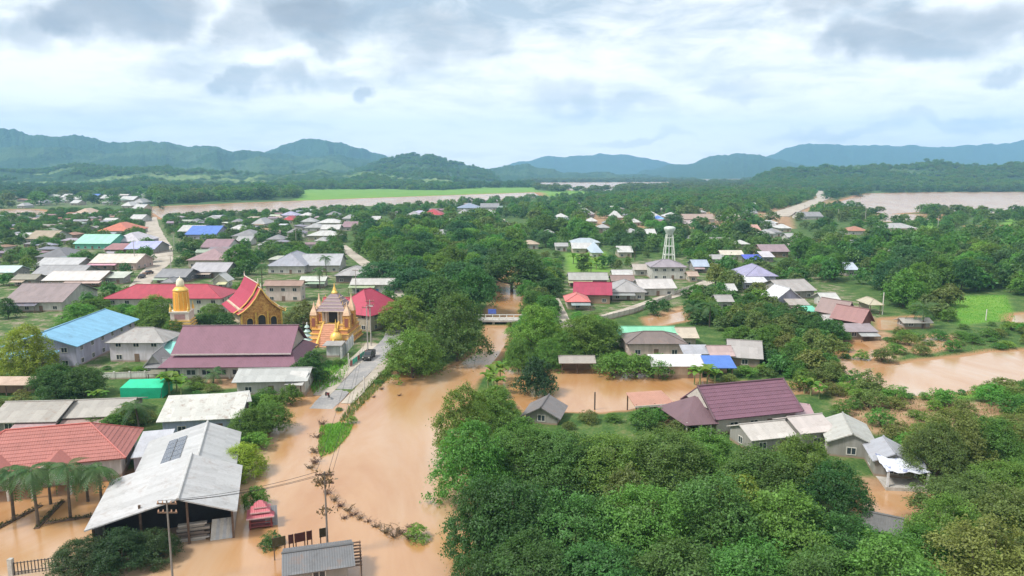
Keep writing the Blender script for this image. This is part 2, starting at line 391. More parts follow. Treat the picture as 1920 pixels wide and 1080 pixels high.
# ------------------------------------------------------------------ the flood, the fields, the bare soil (photo pixels on the ground)
WATER_PX = [
 [(916,613),(956,613),(948,640),(935,665),(915,690),(905,700),(885,712),(872,740),(866,800),(870,900),(876,1000),(872,1100),(885,1350),(-400,1350),(-500,930),(-100,905),
  (30,898),(150,890),(215,890),(300,880),(430,890),(470,862),(500,830),(520,790),(543,748),(560,732),(585,727),(608,740),(598,765),(575,782),(600,790),(640,765),(690,728),(735,700),(790,708),(820,702),(860,682),(905,650),(914,630)],
 [(932,556),(974,556),(976,602),(914,603)], [(940,500),(960,500),(974,558),(936,558)],
 [(955,702),(985,690),(1010,697),(1100,692),(1200,700),(1300,706),(1340,722),(1420,718),(1512,722),(1500,738),(1400,745),(1240,754),(1180,768),(1120,772),(985,772),(960,748)],
 [(943,694),(978,690),(968,768),(942,760)],
 [(1575,690),(1640,690),(1720,678),(1800,670),(1860,660),(2150,650),(2150,716),(1920,716),(1850,728),(1790,738),(1720,743),(1660,735),(1600,715)],
 [(1556,648),(1612,640),(1644,664),(1600,696),(1575,692)], [(1650,600),(1722,594),(1728,612),(1652,618)], [(1700,640),(1760,630),(1785,645),(1720,662)],
 [(1215,598),(1285,583),(1292,600),(1225,612)], [(1895,590),(2000,585),(2000,606),(1890,604)],
 [(1625,925),(1690,915),(1748,925),(1722,948),(1665,968),(1612,962)], [(1515,722),(1545,716),(1560,728),(1510,738)],
 [(268,389),(420,382.5),(560,377),(690,372),(800,368),(1000,361),(1010,369),(905,377),(690,386),(640,386),(560,400),(430,404),(300,411)],
 [(-300,392),(60,393),(92,398),(85,408),(-300,410)],
 [(1555,382),(1628,363),(1760,361),(2300,359),(2300,404),(1920,402),(1750,395),(1660,402)],
 [(1640,402),(1765,402),(1748,414),(1640,416)], [(1830,424),(2300,420),(2300,445),(1848,441)],
 [(1000,342.5),(1250,341.5),(1262,351),(1010,352)], [(1310,336.5),(1390,335.5),(1392,341),(1310,342)], [(1060,352),(1160,351),(1150,357),(1070,357)], [(1655,432),(1745,436),(1740,446),(1670,444)],
]
FIELD_PX = [[(555,353),(1010,350),(1010,366),(930,371),(555,379)], [(1775,582),(1800,558),(1885,556),(1905,600),(1800,614)], [(1060,476),(1135,473),(1145,512),(1065,515)],
 [(1685,415),(1765,416),(1752,433),(1690,431)], [(1780,735),(1920,722),(1920,742),(1800,752)], [(600,800),(655,800),(645,840),(600,842)], [(1880,412),(2000,412),(2000,424),(1880,422)],
 [(1000,360),(1100,354),(1120,362),(1010,370)]]
SOIL_PX = [[(1590,700),(1700,750),(1780,745),(1760,800),(1640,820),(1560,760)], [(1800,760),(1960,745),(1960,850),(1830,830)], [(1540,640),(1640,630),(1650,665),(1570,700)], [(1690,640),(1790,628),(1800,655),(1720,668)], [(380,700),(440,695),(450,730),(390,735)], [(1622,745),(1672,745),(1692,805),(1640,812)], [(1720,750),(1790,745),(1800,775),(1730,780)], [(1840,770),(1960,755),(1960,800),(1850,800)], [(1560,740),(1620,745),(1640,790),(1590,800)], [(1700,790),(1790,780),(1800,820),(1710,830)], [(690,695),(738,690),(700,735),(640,792),(612,796),(660,745)],
 [(985,735),(1020,730),(1060,770),(980,790)], [(1550,640),(1650,620),(1720,650),(1640,700)], [(1080,395),(1480,385),(1490,430),(1100,430)], [(1340,735),(1340,800),(1230,800)], [(1600,900),(1760,900),(1760,985),(1590,980)],
 [(1220,590),(1300,570),(1310,590),(1225,604)], [(560,700),(640,695),(610,745),(545,735)], [(1480,392),(1545,362),(1560,372),(1520,402)]]
TOWN_PX = [[(-300,400),(640,400),(660,530),(740,545),(735,640),(600,690),(560,600),(330,680),(180,700),(-300,620)], [(1060,500),(1320,480),(1330,560),(1130,602),(1050,570)], [(1380,490),(1540,520),(1660,590),(1640,640),(1380,560)], [(0,355),(300,362),(280,385),(0,392)]]
WATER = [GA(p) for p in WATER_PX]
ISLES = [GA([(602,800),(640,793),(662,797),(655,815),(628,848),(600,858),(594,845)])]
def land_sd(P):
    d = np.full(len(P), 60.0)
    for w in WATER: d = np.minimum(d, signed(P, w))
    for i in ISLES:
        di = -signed(P, i); d = np.maximum(d, np.where(di > -4, di, -60))
    return d
def ground_z(P):
    P = np.asarray(P, float); Y = np.maximum(np.hypot(P[:, 0], P[:, 1]), 20)
    amp = np.clip(Y*.011, .5, 25); sc = 1/np.clip(Y*.03, 2.0, 90)
    Q = P+np.stack([fbm(P[:, 0]*sc, P[:, 1]*sc, 3, 5)-.5, fbm(P[:, 0]*sc, P[:, 1]*sc, 3, 9)-.5], 1)*amp[:, None]
    s = land_sd(Q)
    k = np.clip(.16*100/Y, .01, .22)
    zz = np.clip(s*k, -1.0, .42)+np.clip(s*.2, 0, 1)*(fbm(P[:, 0]*.12, P[:, 1]*.12, 3, 3)-.5)*.25
    for A in SUNK: zz = np.where(segdist(P, A) < 4.2, np.minimum(zz, .22), zz)
    zz = np.where(segdist(P, SUNK_END) < 3.6, np.minimum(zz, -.12), zz)
    return zz
SUNK_END = GA([(575,790),(612,756),(622,746)])
SUNK = [GA([(600,768),(612,756),(655,716),(700,678),(738,642),(755,600),(755,565)]), GA([(650,757),(690,718),(727,680),(748,646),(764,605)])]

def make_ground():
    r = np.concatenate([np.geomspace(12, 60, 30, endpoint=False), np.geomspace(60, 1200, 420, endpoint=False), np.geomspace(1200, 9800, 100)])
    a = np.radians(np.concatenate([np.linspace(-85, -39, 30, endpoint=False), np.linspace(-39, 39, 400), np.linspace(39, 85, 31)[1:]]))
    A, RR = np.meshgrid(a, r)
    P = np.stack([(RR*np.sin(A)).ravel(), (RR*np.cos(A)).ravel()], 1)
    z = ground_z(P); n, m = len(r), len(a)
    V = np.column_stack([P, z])
    i = np.arange((n-1)*m).reshape(n-1, m)[:, :-1].ravel()
    F = np.stack([i, i+1, i+1+m, i+m], 1)[:, ::-1]
    me = np_mesh('ground', V, F, [M['ground']], True)
    C = np.zeros((len(P), 4), np.float32); C[:, 3] = 1
    Y = np.hypot(P[:, 0], P[:, 1]); e = np.clip(Y*.01, .8, 30)
    for j, L in enumerate((FIELD_PX, SOIL_PX, TOWN_PX)):
        for pp in L:
            d = signed(P, GA(pp)); C[:, j] = np.maximum(C[:, j], np.clip(.5-d/e, 0, 1))
    at = me.color_attributes.new('cover', 'FLOAT_COLOR', 'POINT'); at.data.foreach_set('color', C.ravel())
    o = obj('ground', me, []); tag(o, 'grassy and muddy ground of the flooded valley', 'ground', kind='structure')
    w = MB().add([(-9900, -200, 0), (9900, -200, 0), (9900, 9900, 0), (-9900, 9900, 0)], [(0, 1, 2, 3)])
    o = obj('flood_water', w, M['water']); tag(o, 'muddy orange flood water covering river, ponds and streets', 'water', kind='structure')
make_ground()

# ------------------------------------------------------------------ hills
def hill(out, D, W, label, spur=.5, bumps=5.0, clearing=0.0, seed=0, nc=320, ns=44):
    us = np.array([p[0] for p in out], float); vs = np.array([p[1] for p in out], float)
    u = np.linspace(us[0], us[-1], nc)
    # smooth interpolation of the crest, then small irregularities of the canopy
    v = np.interp(u, us, vs); ker = np.hanning(max(5, nc//90*2+3)); ker /= ker.sum()
    v = np.convolve(np.pad(v, len(ker)//2, mode='edge'), ker, 'valid')
    v = v+(fbm(u*.035, u*0+2, 4, seed+3)-.5)*min(16, 9+D/3000)
    dx = (u-960)/FPX; yy = (540-v)/FPX
    Y1 = math.cos(TH)+yy*math.sin(TH); Z1 = -math.sin(TH)+yy*math.cos(TH)
    crest = np.maximum(CH+D*Z1/Y1, -20)
    ends = np.clip(np.minimum(np.arange(nc), np.arange(nc)[::-1])/(nc*.05), 0, 1)
    s = np.linspace(-1, 1, ns)
    Sg, I = np.meshgrid(s, np.arange(nc), indexing='ij')
    Wl = W*(.85+.5*fbm(u*.012, u*0, 3, seed+2))
    Yb = D+(Sg*Wl[None, :])+(fbm(u*.01, u*0+5, 2, seed)-.5)[None, :]*W*.35*(1-np.abs(Sg))
    X = Yb*(dx/Y1)[None, :]
    sh = (1-np.abs(Sg))**1.25*(1-.0*Sg)
    sh = np.where(Sg < 0, .55*(1-np.abs(Sg))+.45*(1-np.abs(Sg))**2, sh)
    k = 1/(W*.28)
    rid = 1-np.abs(2*fbm(X*k, Yb*k*.55, 4, seed+7)-1)*1.6
    q = np.abs(Sg)*(1-np.abs(Sg))*4
    Z = crest[None, :]*sh*(1+1.5*spur*(rid-.55)*q)
    Z = Z+bumps*(fbm(X/14., Yb/14., 2, seed+11)-.45)*np.clip((1-np.abs(Sg))*8, 0, 1)
    Z = Z*ends[None, :]-3*(1-ends[None, :])-4*(np.abs(Sg) > .985)
    V = np.stack([X, Yb, Z], -1).reshape(-1, 3)
    i = np.arange((ns-1)*nc).reshape(ns-1, nc)[:, :-1].ravel()
    F = np.stack([i, i+1, i+1+nc, i+nc], 1)
    me = np_mesh('hill', V, F, [M['hill']], True)
    at = me.attributes.new('clearing', 'FLOAT', 'POINT'); at.data.foreach_set('value', np.full(len(V), clearing, np.float32)*np.clip(1.3-V[:, 2]/max(crest.max(), 1)*1.1, 0, 1))
    o = obj('hill', me, []); tag(o, label, 'hill', kind='structure')
    return V.reshape(ns, nc, 3)
HV = []
HV.append(hill([(-330,266),(-120,250),(0,245),(30,244),(60,250),(110,256),(145,254),(200,263),(260,266),(310,262),(345,272),(400,273),(440,283),(480,286),(560,290),(640,292),(720,302),(780,312),(860,322)], 4200, 1500, 'long forested mountain ridge beyond the low green hills', .6, 12, .25, 1, 460, 60))
hill([(420,303),(500,284),(545,266),(580,258),(600,258),(640,264),(680,277),(715,287),(740,298),(810,320)], 5100, 1200, 'rounded blue mountain peak rising behind the forested ridge', .5, 10, 0, 21)
HV.append(hill([(640,324),(700,308),(735,296),(765,289),(800,291),(850,303),(890,316),(935,326)], 3100, 750, 'dark wooded hill with humped summit beyond the bright green field', .5, 12, .15, 31))
HV.append(hill([(820,328),(890,318),(940,312),(985,309),(1020,317),(1060,322),(1150,325),(1260,329)], 3900, 650, 'low wooded hill trailing off toward the distant blue range', .4, 12, .2, 41))
hill([(880,325),(970,304),(1000,297),(1040,293),(1080,292),(1120,287),(1150,288),(1190,293),(1240,303),(1290,312),(1350,324)], 7800, 1300, 'faint pale blue mountain alone on the far horizon', .3, 0, 0, 51, 200, 30)
hill([(1180,325),(1250,310),(1300,305),(1340,291),(1380,284),(1405,284),(1430,293),(1470,300),(1560,315),(1610,324)], 5600, 1200, 'pointed blue hill in front of the long far range', .4, 6, 0, 61, 240, 36)
hill([(1360,320),(1440,293),(1480,279),(1510,271),(1570,266),(1620,268),(1650,272),(1700,270),(1740,273),(1790,273),(1850,269),(1920,260),(2000,252),(2150,250),(2350,268)], 7200, 1300, 'long flat-topped blue mountain range beyond the flooded lake', .35, 0, 0, 71, 240, 36)
HV.append(hill([(1390,337),(1450,322),(1480,318),(1530,316),(1560,312),(1620,315),(1690,312),(1720,305),(1760,304),(1800,310),(1860,311),(1920,302),(1990,292),(2150,290),(2350,310)], 2100, 520, 'low dark green wooded hills on the lake shore', .35, 14, .35, 81, 420, 50))
HV.append(hill([(-330,325),(0,318),(60,322),(110,316),(150,308),(180,314),(260,320),(350,317),(430,325),(520,327),(600,320),(680,324),(760,329),(900,334)], 2350, 620, 'low green foothills with cleared fields beyond the river', .35, 12, 1.0, 91, 460, 50))

# ------------------------------------------------------------------ roads
ROADS = []                      # world polylines with half widths, for keeping trees off
def road(name, px, width, m, label, z=.55, zs=None, th=.5, shoulder=None, world=None):
    A = np.array(world) if world is not None else GA(px)
    # resample smoothly
    d = np.r_[0, np.cumsum(np.hypot(*np.diff(A, axis=0).T))]; n = max(6, int(d[-1]/2.5)); t = np.linspace(0, d[-1], n)
    C = np.column_stack([np.interp(t, d, A[:, 0]), np.interp(t, d, A[:, 1])])
    for _ in range(6): C[1:-1] = (C[:-2]+2*C[1:-1]+C[2:])/4
    T = np.gradient(C, axis=0); T /= np.hypot(T[:, 0], T[:, 1])[:, None]; N = np.column_stack([-T[:, 1], T[:, 0]])
    Z = np.full(n, z) if zs is None else np.interp(t/d[-1], np.linspace(0, 1, len(zs)), zs)
    w = np.full(n, width/2) if np.isscalar(width) else np.interp(t/d[-1], np.linspace(0, 1, len(width)), width)/2
    w = w*(1+.10*(fbm(t*.25, t*0, 3, 4)-.5)*2)
    Lf, Rt = C+N*w[:, None], C-N*w[:, None]
    mb = MB()
    for i in range(n):
        mb.v += [(*Lf[i], Z[i]), (*Rt[i], Z[i]), (*Lf[i], Z[i]-th), (*Rt[i], Z[i]-th)]
    for i in range(n-1):
        a, b = 4*i, 4*i+4
        mb.f += [(a+1, b+1, b, a), (a, b, b+2, a+2), (b+1, a+1, a+3, b+3)]; mb.m += [0, 0, 0]
    mb.f += [(0, 1, 3, 2)[::-1], (4*n-4, 4*n-3, 4*n-1, 4*n-2)]; mb.m += [0, 0]
    o = obj(name, mb, m); tag(o, label, 'road', kind='structure')
    ROADS.append((C, w.max())); return o
road('road', [(575,792),(612,756),(655,716),(700,678),(738,642),(755,600),(755,565)], [4.0,4.8,5.2,5.2,5.0,4.6], M['asphalt'], 'narrow asphalt road running down into the flood beside the temple', zs=[-.14,.24,.5,.6,.62,.62,.62])
road('road_shoulder', [(650,757),(690,718),(727,680),(748,646),(764,605)], 2.2, M['pave'], 'pale gravel shoulder between the asphalt road and the river', zs=[.12,.44,.5,.5,.5])
road('road_apron', [(603,742),(640,705),(672,676),(700,648)], 3.2, M['pave'], 'broken concrete apron beside the asphalt road by the temple', zs=[.18,.46,.5,.5])
road('dirt_road', [(745,560),(720,520),(690,500),(660,478),(640,462)], 5.5, M['pave'], 'dusty dirt road climbing past the grey hip-roofed house')
road('village_street', [(255,545),(285,510),(305,492),(303,468),(290,445),(285,425),(283,408)], [6,8,11,11,10,9,9], M['pave'], 'pale village street leading from the temple to the far river', z=.5)
road('concrete_path', [(1068,625),(1056,600),(1047,580),(1038,562)], 3.2, M['pave'], 'short white concrete path between bushes above the bridge')
road('lane', [(1120,602),(1180,585),(1250,560),(1300,543),(1330,530)], 5.0, M['pave'], 'concrete lane curving past the crimson-roofed house')
road('bank_path', [(940,412),(955,428),(968,448)], [5,8,7], M['pave'], 'bare dirt track in a gap between dense trees', z=.5)
road('highway', [(1455,407),(1490,393),(1520,382),(1545,372),(1537,362),(1530,356)], [22,18,18,18,16,14], M['pave'], 'wide pale highway bending toward the flooded lake', z=1.0, th=1.0)

# ------------------------------------------------------------------ buildings
FOOT = []                        # footprints (centre, half sizes, rotation) kept free of trees
FRONT = [.13]
def foot(cx, cy, hx, hy, rz=0.0): FOOT.append((cx, cy, hx, hy, rz, FRONT[0]))
def win_meshes():
    a = MB()
    for b in ((-.5,.5,-.06,.03,.42,.5), (-.5,.5,-.06,.03,-.5,-.42), (-.5,-.42,-.06,.03,-.42,.42), (.42,.5,-.06,.03,-.42,.42), (-.03,.03,-.05,.02,-.42,.42)): a.box(*b)
    p = MB().box(-.42,.42,-.02,.015,-.42,.42)
    both = MB()
    both.v, both.f, both.m = list(a.v), list(a.f), list(a.m); both.box(-.42,.42,-.02,.015,-.42,.42, m=1)
    d = MB().box(-.5,.5,-.05,.02,0,1); h = MB().box(.30,.38,-.10,-.04,.46,.50)
    return (a.mesh('window', [M['plain']]), p.mesh('pane', [M['glass']]), both.mesh('window', [M['plain'], M['glass']]), d.mesh('door', [M['plain']]), h.mesh('handle', [M['metal']]))
WFR, WPA, WBO, DOO, HAN = win_meshes()
def window(parent, x, y, z, w=1.1, h=1.1, rz=0.0, near=True, color=(.62, .6, .56)):
    o = obj('window', WFR if near else WBO, [], parent, (x, y, z), rz, color); o.scale = (w, 1, h)
    if near: obj('pane', WPA, [], o)
    return o
def door(parent, x, y, z=0.0, w=1.0, h=2.1, rz=0.0, color=(.20, .13, .09), near=True):
    o = obj('door', DOO, [], parent, (x, y, z), rz, color); o.scale = (w, 1, h)
    if near: obj('handle', HAN, [], o)
    return o
def roof_mb(kind, L, D, h, rise, th=.14):
    m = MB(); a, b = L/2, D/2; t = h+rise
    if kind == 'gable':
        m.slab([(-a,-b,h),(a,-b,h),(a,0,t),(-a,0,t)], th); m.slab([(a,b,h),(-a,b,h),(-a,0,t),(a,0,t)], th)
    elif kind == 'gabley':
        m.slab([(-a,b,h),(-a,-b,h),(0,-b,t),(0,b,t)], th); m.slab([(a,-b,h),(a,b,h),(0,b,t),(0,-b,t)], th)
    elif kind == 'hip':
        if L >= D: k = a-b*.92; r0, r1 = (-k,0,t), (k,0,t)
        else: k = b-a*.92; r0, r1 = (0,-k,t), (0,k,t)
        A,B,C,E = (-a,-b,h),(a,-b,h),(a,b,h),(-a,b,h)
        if L >= D: P = [[A,B,r1,r0],[B,C,r1],[C,E,r0,r1],[E,A,r0]]
        else: P = [[A,B,r0],[B,C,r1,r0],[C,E,r1],[E,A,r0,r1]]
        for p in P: m.slab(p, th)
    else:
        m.slab([(-a,-b,h),(a,-b,h),(a,b,t),(-a,b,t)], th)
    return m
def cap_mb(kind, L, D, h, rise):
    m = MB(); t = h+rise+.02; a, b = L/2, D/2; q = .13
    if kind == 'gable': m.tube([(-a-.05,0,t),(a+.05,0,t)], [q,q], 6)
    elif kind == 'gabley': m.tube([(0,-b-.05,t),(0,b+.05,t)], [q,q], 6)
    elif kind == 'hip':
        if L >= D: k = a-b*.92; r = [(-k,0,t),(k,0,t)]
        else: k = b-a*.92; r = [(0,-k,t),(0,k,t)]
        m.tube(r, [q,q], 6)
        for i, (sx, sy) in enumerate(((-1,-1),(1,-1),(1,1),(-1,1))):
            e = r[(1 if sx > 0 else 0) if L >= D else (1 if sy > 0 else 0)]
            m.tube([e, (sx*a, sy*b, h+.02)], [q*.8,q*.8], 5)
    return m
def wall_mb(kind, L, D, h, rise, over, z0=-.5):
    """body up to the underside of the roof"""
    m = MB(); a, b = L/2-over, D/2-over; s = rise/(D/2) if kind in ('gable',) else rise/(L/2) if kind == 'gabley' else rise/D
    if kind == 'gable':
        e = h+over*s-.16; t = e+b*s
        m.add([(-a,-b,z0),(a,-b,z0),(a,b,z0),(-a,b,z0),(-a,-b,e),(a,-b,e),(a,b,e),(-a,b,e),(-a,0,t),(a,0,t)],
              [(0,1,5,4),(2,3,7,6),(1,2,6,9,5),(3,0,4,8,7),(4,5,9,8),(6,7,8,9),(3,2,1,0)])
    elif kind == 'gabley':
        e = h+over*s-.16; t = e+a*s
        m.add([(-a,-b,z0),(a,-b,z0),(a,b,z0),(-a,b,z0),(-a,-b,e),(a,-b,e),(a,b,e),(-a,b,e),(0,-b,t),(0,b,t)],
              [(0,1,5,8,4),(2,3,7,9,6),(1,2,6,5),(3,0,4,7),(4,8,9,7),(8,5,6,9),(3,2,1,0)])
    elif kind == 'hip':
        m.box(-a, a, -b, b, z0, h+.02)
    else:
        e = h+over*s-.16; e2 = e+2*b*s
        m.add([(-a,-b,z0),(a,-b,z0),(a,b,z0),(-a,b,z0),(-a,-b,e),(a,-b,e),(a,b,e2),(-a,b,e2)], [(0,1,5,4),(1,2,6,5),(2,3,7,6),(3,0,4,7),(4,5,6,7),(3,2,1,0)])
    return m
def build_house(cx, cy, L, D, h, rise, rc, wc, label, kind='gable', rot=0.0, over=.5, group=None, name='house', cat='house', roof='tin', nwin=None, openf=False, near=True, dcol=(.2,.13,.09), wcol=(.62,.6,.56), z=0.0, doors=1, rlabel=None):
    E_ = empty(name, (cx, cy, z), rot); tag(E_, label, cat, group)
    r = obj('roof', roof_mb(kind, L, D, h, rise), M[roof], E_, color=rc)
    if rlabel: r['label'] = rlabel
    if near and kind != 'shed': obj('ridge_cap', cap_mb(kind, L, D, h, rise), M['plain'], r, color=tuple(c*.75 for c in rc))
    foot(cx, cy, L/2, D/2, rot)
    if openf:                    # posts and a back wall instead of closed walls
        n = max(2, int(L/3)+1)
        for i in range(n):
            for sy in (-1, 1):
                x = -L/2+over+(L-2*over)*i/(n-1); y = sy*(D/2-over)
                zz = h+((over)*rise/(D/2) if kind == 'gable' else 0)-.05
                if kind == 'shed': zz = h+(y+D/2)*rise/D-.1
                if kind == 'gabley': zz = h+(L/2-abs(x))*rise/(L/2)-.1
                obj('post', MB().box(x-.08, x+.08, y-.08, y+.08, -.6, zz), M['wood'], E_)
        obj('back_wall', MB().box(-L/2+over, L/2-over, D/2-over-.15, D/2-over, -.5, h*.8), M['wall'], E_, color=wc)
        return E_
    obj('wall', wall_mb(kind, L, D, h, rise, over), M['wall'], E_, color=wc)
    a, b = L/2-over, D/2-over; n = nwin if nwin is not None else max(1, int(2*a/3.2))
    rows = [1.45] if h < 4.2 else [1.4, 4.1]
    if near and h < 4.2 and L > 6 and name == 'house':           # many houses have a lean-to porch along part of the front
        PG = random.Random(int(cx*13+cy*7))
        if PG.random() < .5:
            w = L*PG.uniform(.25,.4); x = PG.choice((-1,1))*(a-w*.8); pr = obj('porch_roof', MB().slab([(x-w,-b-2.4,h-.75),(x+w,-b-2.4,h-.75),(x+w,-b+.02,h-.2),(x-w,-b+.02,h-.2)], .07), M['tin'], E_, color=tuple(q*PG.uniform(.6,1.1) for q in PG.choice((rc,(.36,.35,.34),(.42,.34,.28)))))
            for sx in (-1,1): obj('porch_post', MB().box(x+sx*(w-.15)-.06,x+sx*(w-.15)+.06,-b-2.3,-b-2.18,-.4,h-.78), M['wood'], E_)
    for k, zz in enumerate(rows):
        for i in range(n):
            x = -a+2*a*(i+.5)/n
            if k == 0 and doors and i == n//2 and n > 1: door(E_, x, -b-.01, 0, color=dcol, near=near)
            else: window(E_, x, -b-.01, zz, min(1.3, 1.4*a/n), 1.1, 0, near, wcol)
        if near or len(rows) > 1:
            for i in range(max(1, int(2*b/4))):
                y = -b+2*b*(i+.5)/max(1, int(2*b/4))
                if cx > 0: window(E_, -a-.01, y, zz, 1.1, 1.1, -math.pi/2, near, wcol)
                else: window(E_, a+.01, y, zz, 1.1, 1.1, math.pi/2, near, wcol)
    return E_
def house(u0, u1, vt, ve, rc, wc, label, kind='gable', h=2.8, D=None, rot=0.0, pitch=.36, over=.7, **kw):
    """from the photo: the roof's front eave spans u0..u1 at row ve, its ridge shows at row vt; eave height h"""
    uc = (u0+u1)/2; P = G(uc, ve, h); t = TT(uc, ve, h); L = max((u1-u0)*t/FPX, 3.0)
    rise = None
    if kind == 'gabley':
        rise = min(max(PZ(uc, vt, P.y)-h, .6), .6*L)
        if D is None: D = max(6.0, L*.9)
    else:
        fr = .5 if kind != 'shed' else 1.0
        if D is None:
            lo, hi = 2.5, 26.0
            for _ in range(30):
                m = (lo+hi)/2
                zz = h+pitch*m*(.5 if kind != 'shed' else .6)
                if zz > PZ(uc, vt, P.y+m*fr): hi = m
                else: lo = m
            D = max(lo, 3.2)
        rise = pitch*D*(.5 if kind != 'shed' else .6)
    over = min(over, .18*min(L, D))
    return build_house(P.x, P.y+D/2, L, D, h, rise, rc, wc, label, kind, R(rot), over, near=kw.pop('near', t < 300), **kw)

WHT, LGR, GRY, DGR = (.47,.47,.46), (.33,.33,.33), (.22,.22,.23), (.15,.15,.16)
CRM, MINT, LAV, BLU, SKY = (.52,.48,.40), (.30,.58,.46), (.34,.33,.45), (.09,.18,.50), (.19,.42,.60)
RED, CRI, ORA, MAR, MAU, BRN = (.38,.05,.06), (.32,.035,.075), (.48,.15,.09), (.17,.07,.085), (.25,.16,.18), (.16,.10,.085)
TEA, PUR, COR, PNK, GRN, TAN = (.22,.55,.50), (.17,.08,.115), (.36,.13,.11), (.6,.38,.38), (.10,.42,.22), (.33,.27,.19)
WW, WC_, WP, WL, WG, WB = (.52,.51,.48), (.46,.41,.33), (.54,.40,.36), (.40,.39,.50), (.29,.28,.26), (.30,.21,.15)

# --- beside the temple, along the wall and the yard
house(195,308,614,643,(.33,.32,.31),(.62,.58,.64),'white two-storey house with grey hipped roof beside the sky-blue hall','hip',h=4.6,pitch=.5)
house(262,300,655,688,LGR,WW,'small white lean-to house with pale gable below the two-storey white house','gabley',h=2.4,D=7,rot=10)
house(270,330,672,690,GRY,WW,'low grey-roofed annex against the end of the purple-brown hall','gable',h=2.4,rot=0)
house(296,348,641,663,TEA,WW,'small turquoise-roofed shelter at the foot of the golden chedi','gable',h=2.6,openf=True,name='shelter',cat='shelter')
house(-40,52,706,722,(.50,.38,.30),WB,'long open shed with cream awning beside the yellow-green tree','shed',h=2.6,openf=True,name='open_shed',cat='shed')
house(-30,98,752,792,(.34,.32,.29),WG,'old grey asbestos-roofed house between the coral house and green tarp','gable',h=2.3,rot=4,pitch=.3)
house(112,225,748,782,(.36,.34,.31),WG,'low weathered grey-roofed store behind the coral-tiled house','gable',h=2.2,rot=8,pitch=.28)
house(290,442,738,788,(.50,.50,.47),(.42,.47,.62),'pale blue-walled shed with long off-white roof near the flooded bend','shed',h=3.0,rot=9,pitch=.5,nwin=2,name='shed',cat='shed')
house(432,572,690,716,(.38,.39,.38),WW,'white house with flat grey roof at the flooded road bend','gable',h=3.0,rot=4,pitch=.28)
house(398,462,735,757,WHT,WG,'small white lean-to roof joining the grey-roofed house','shed',h=2.6,rot=25,pitch=.5,openf=True,name='shelter',cat='shelter')
house(534,570,703,722,WHT,WW,'tilted white sheet-roofed porch at the water edge','shed',h=2.4,rot=-8,pitch=.9,openf=True,name='porch',cat='porch')
# --- village behind the temple, houses told apart by their roofs
V1 = 'left village'
house(0,112,531,567,(.25,.20,.20),WW,'large mauve-grey roofed white house beside the long red-roofed hall','gable',h=3.2,rot=3)
house(20,66,514,524,(.26,.25,.20),WG,'small olive-grey roofed hut behind the mauve-grey house','gable')
house(76,184,508,526,(.55,.52,.50),WB,'long low shed with bright white sheet roof','gable',h=2.6,pitch=.3,rot=2)
house(186,232,509,521,(.46,.50,.43),WG,'pale greenish flat-roofed shed beside the long white roof','shed')
house(166,256,476,493,(.56,.52,.46),WP,'long house with cream roof and pink front wall','gable',h=3.4)
house(55,150,497,516,(.30,.30,.31),WG,'wide grey-roofed workshop between dark and white roofs','gable',h=2.4)
house(62,146,483,499,(.42,.42,.43),WG,'broad pale-grey house roof below the dark hipped roof','gable',h=2.8,rot=-3)
house(64,126,464,482,DGR,WG,'dark charcoal hip-roofed house in the village','hip',h=3.2)
house(-20,26,498,511,(.48,.60,.60),WG,'pale cyan roof at the village edge','gable')
house(45,96,432,448,TAN,WW,'tan-roofed house with white side wing in the village','gable',h=3.0)
house(28,46,436,446,WHT,WW,'small white block beside the tan-roofed house','shed',h=3.0)
house(136,206,439,457,MINT,(.15,.50,.38),'mint-green roofed house with green walls','gable',h=3.4)
house(204,262,435,453,(.46,.44,.48),WL,'lavender-white roofed house next to the mint-green one','hip',h=3.4)
house(232,290,452,467,(.36,.38,.58),WG,'lilac-blue shed roof beside the village street','gable',h=2.8)
house(192,232,456,468,(.30,.14,.14),WB,'maroon lean-to roof beside the mint-green house','shed',h=2.4)
house(182,242,416,433,ORA,WW,'orange-red hip-roofed house amid trees','hip',h=3.0)
house(240,266,402,411,WHT,WW,'small white roof near the mouth of the village street','gable')
house(136,168,390,400,(.48,.36,.27),WC_,'beige-roofed house by the pale flooded inlet','hip')
house(345,405,423,440,BLU,WL,'bright blue roofed house across the village street','gable',h=3.4)
house(332,376,422,434,(.44,.44,.42),WG,'grey roof adjoining the bright blue one','gable')
house(374,428,448,464,MAU,WW,'pinkish mauve roofed house behind the broad mauve hall','gable',h=3.0)
house(348,428,464,488,(.30,.20,.21),WC_,'broad mauve hip-roofed house with cream walls','hip',h=3.6)
house(352,424,492,510,(.36,.35,.37),WG,'grey roof between mauve-roofed house and red-roofed hall','gable',h=2.8)
house(288,348,504,520,GRY,DGR,'low dark-fronted grey shed beside the village street','gable',h=2.4,pitch=.3)
house(394,428,514,528,WHT,WW,'small white stucco house behind the temple hall','gabley',h=2.8)
house(498,572,472,499,(.30,.31,.36),WW,'slate-blue roofed white house with dark skylight','hip',h=3.6)
house(556,634,476,498,(.36,.37,.39),WW,'long grey-roofed white bungalow beside the slate-blue house','gable',h=3.2,rot=4)
house(625,694,498,517,(.33,.32,.32),(.16,.14,.13),'grey hip-roofed house with dark open front by the dirt road','hip',h=3.2)
house(655,738,522,534,(.44,.43,.41),WW,'white shop house with blue shutters beside the dirt road','gable',h=3.6,wcol=(.10,.22,.5),dcol=(.10,.22,.5))
house(492,566,526,536,(.30,.20,.16),(.62,.52,.48),'pink plastered two-storey house behind the temple','gable',h=5.4)
house(560,610,518,527,(.50,.52,.48),WW,'pale roof in the gap behind the ornate temple','gable')
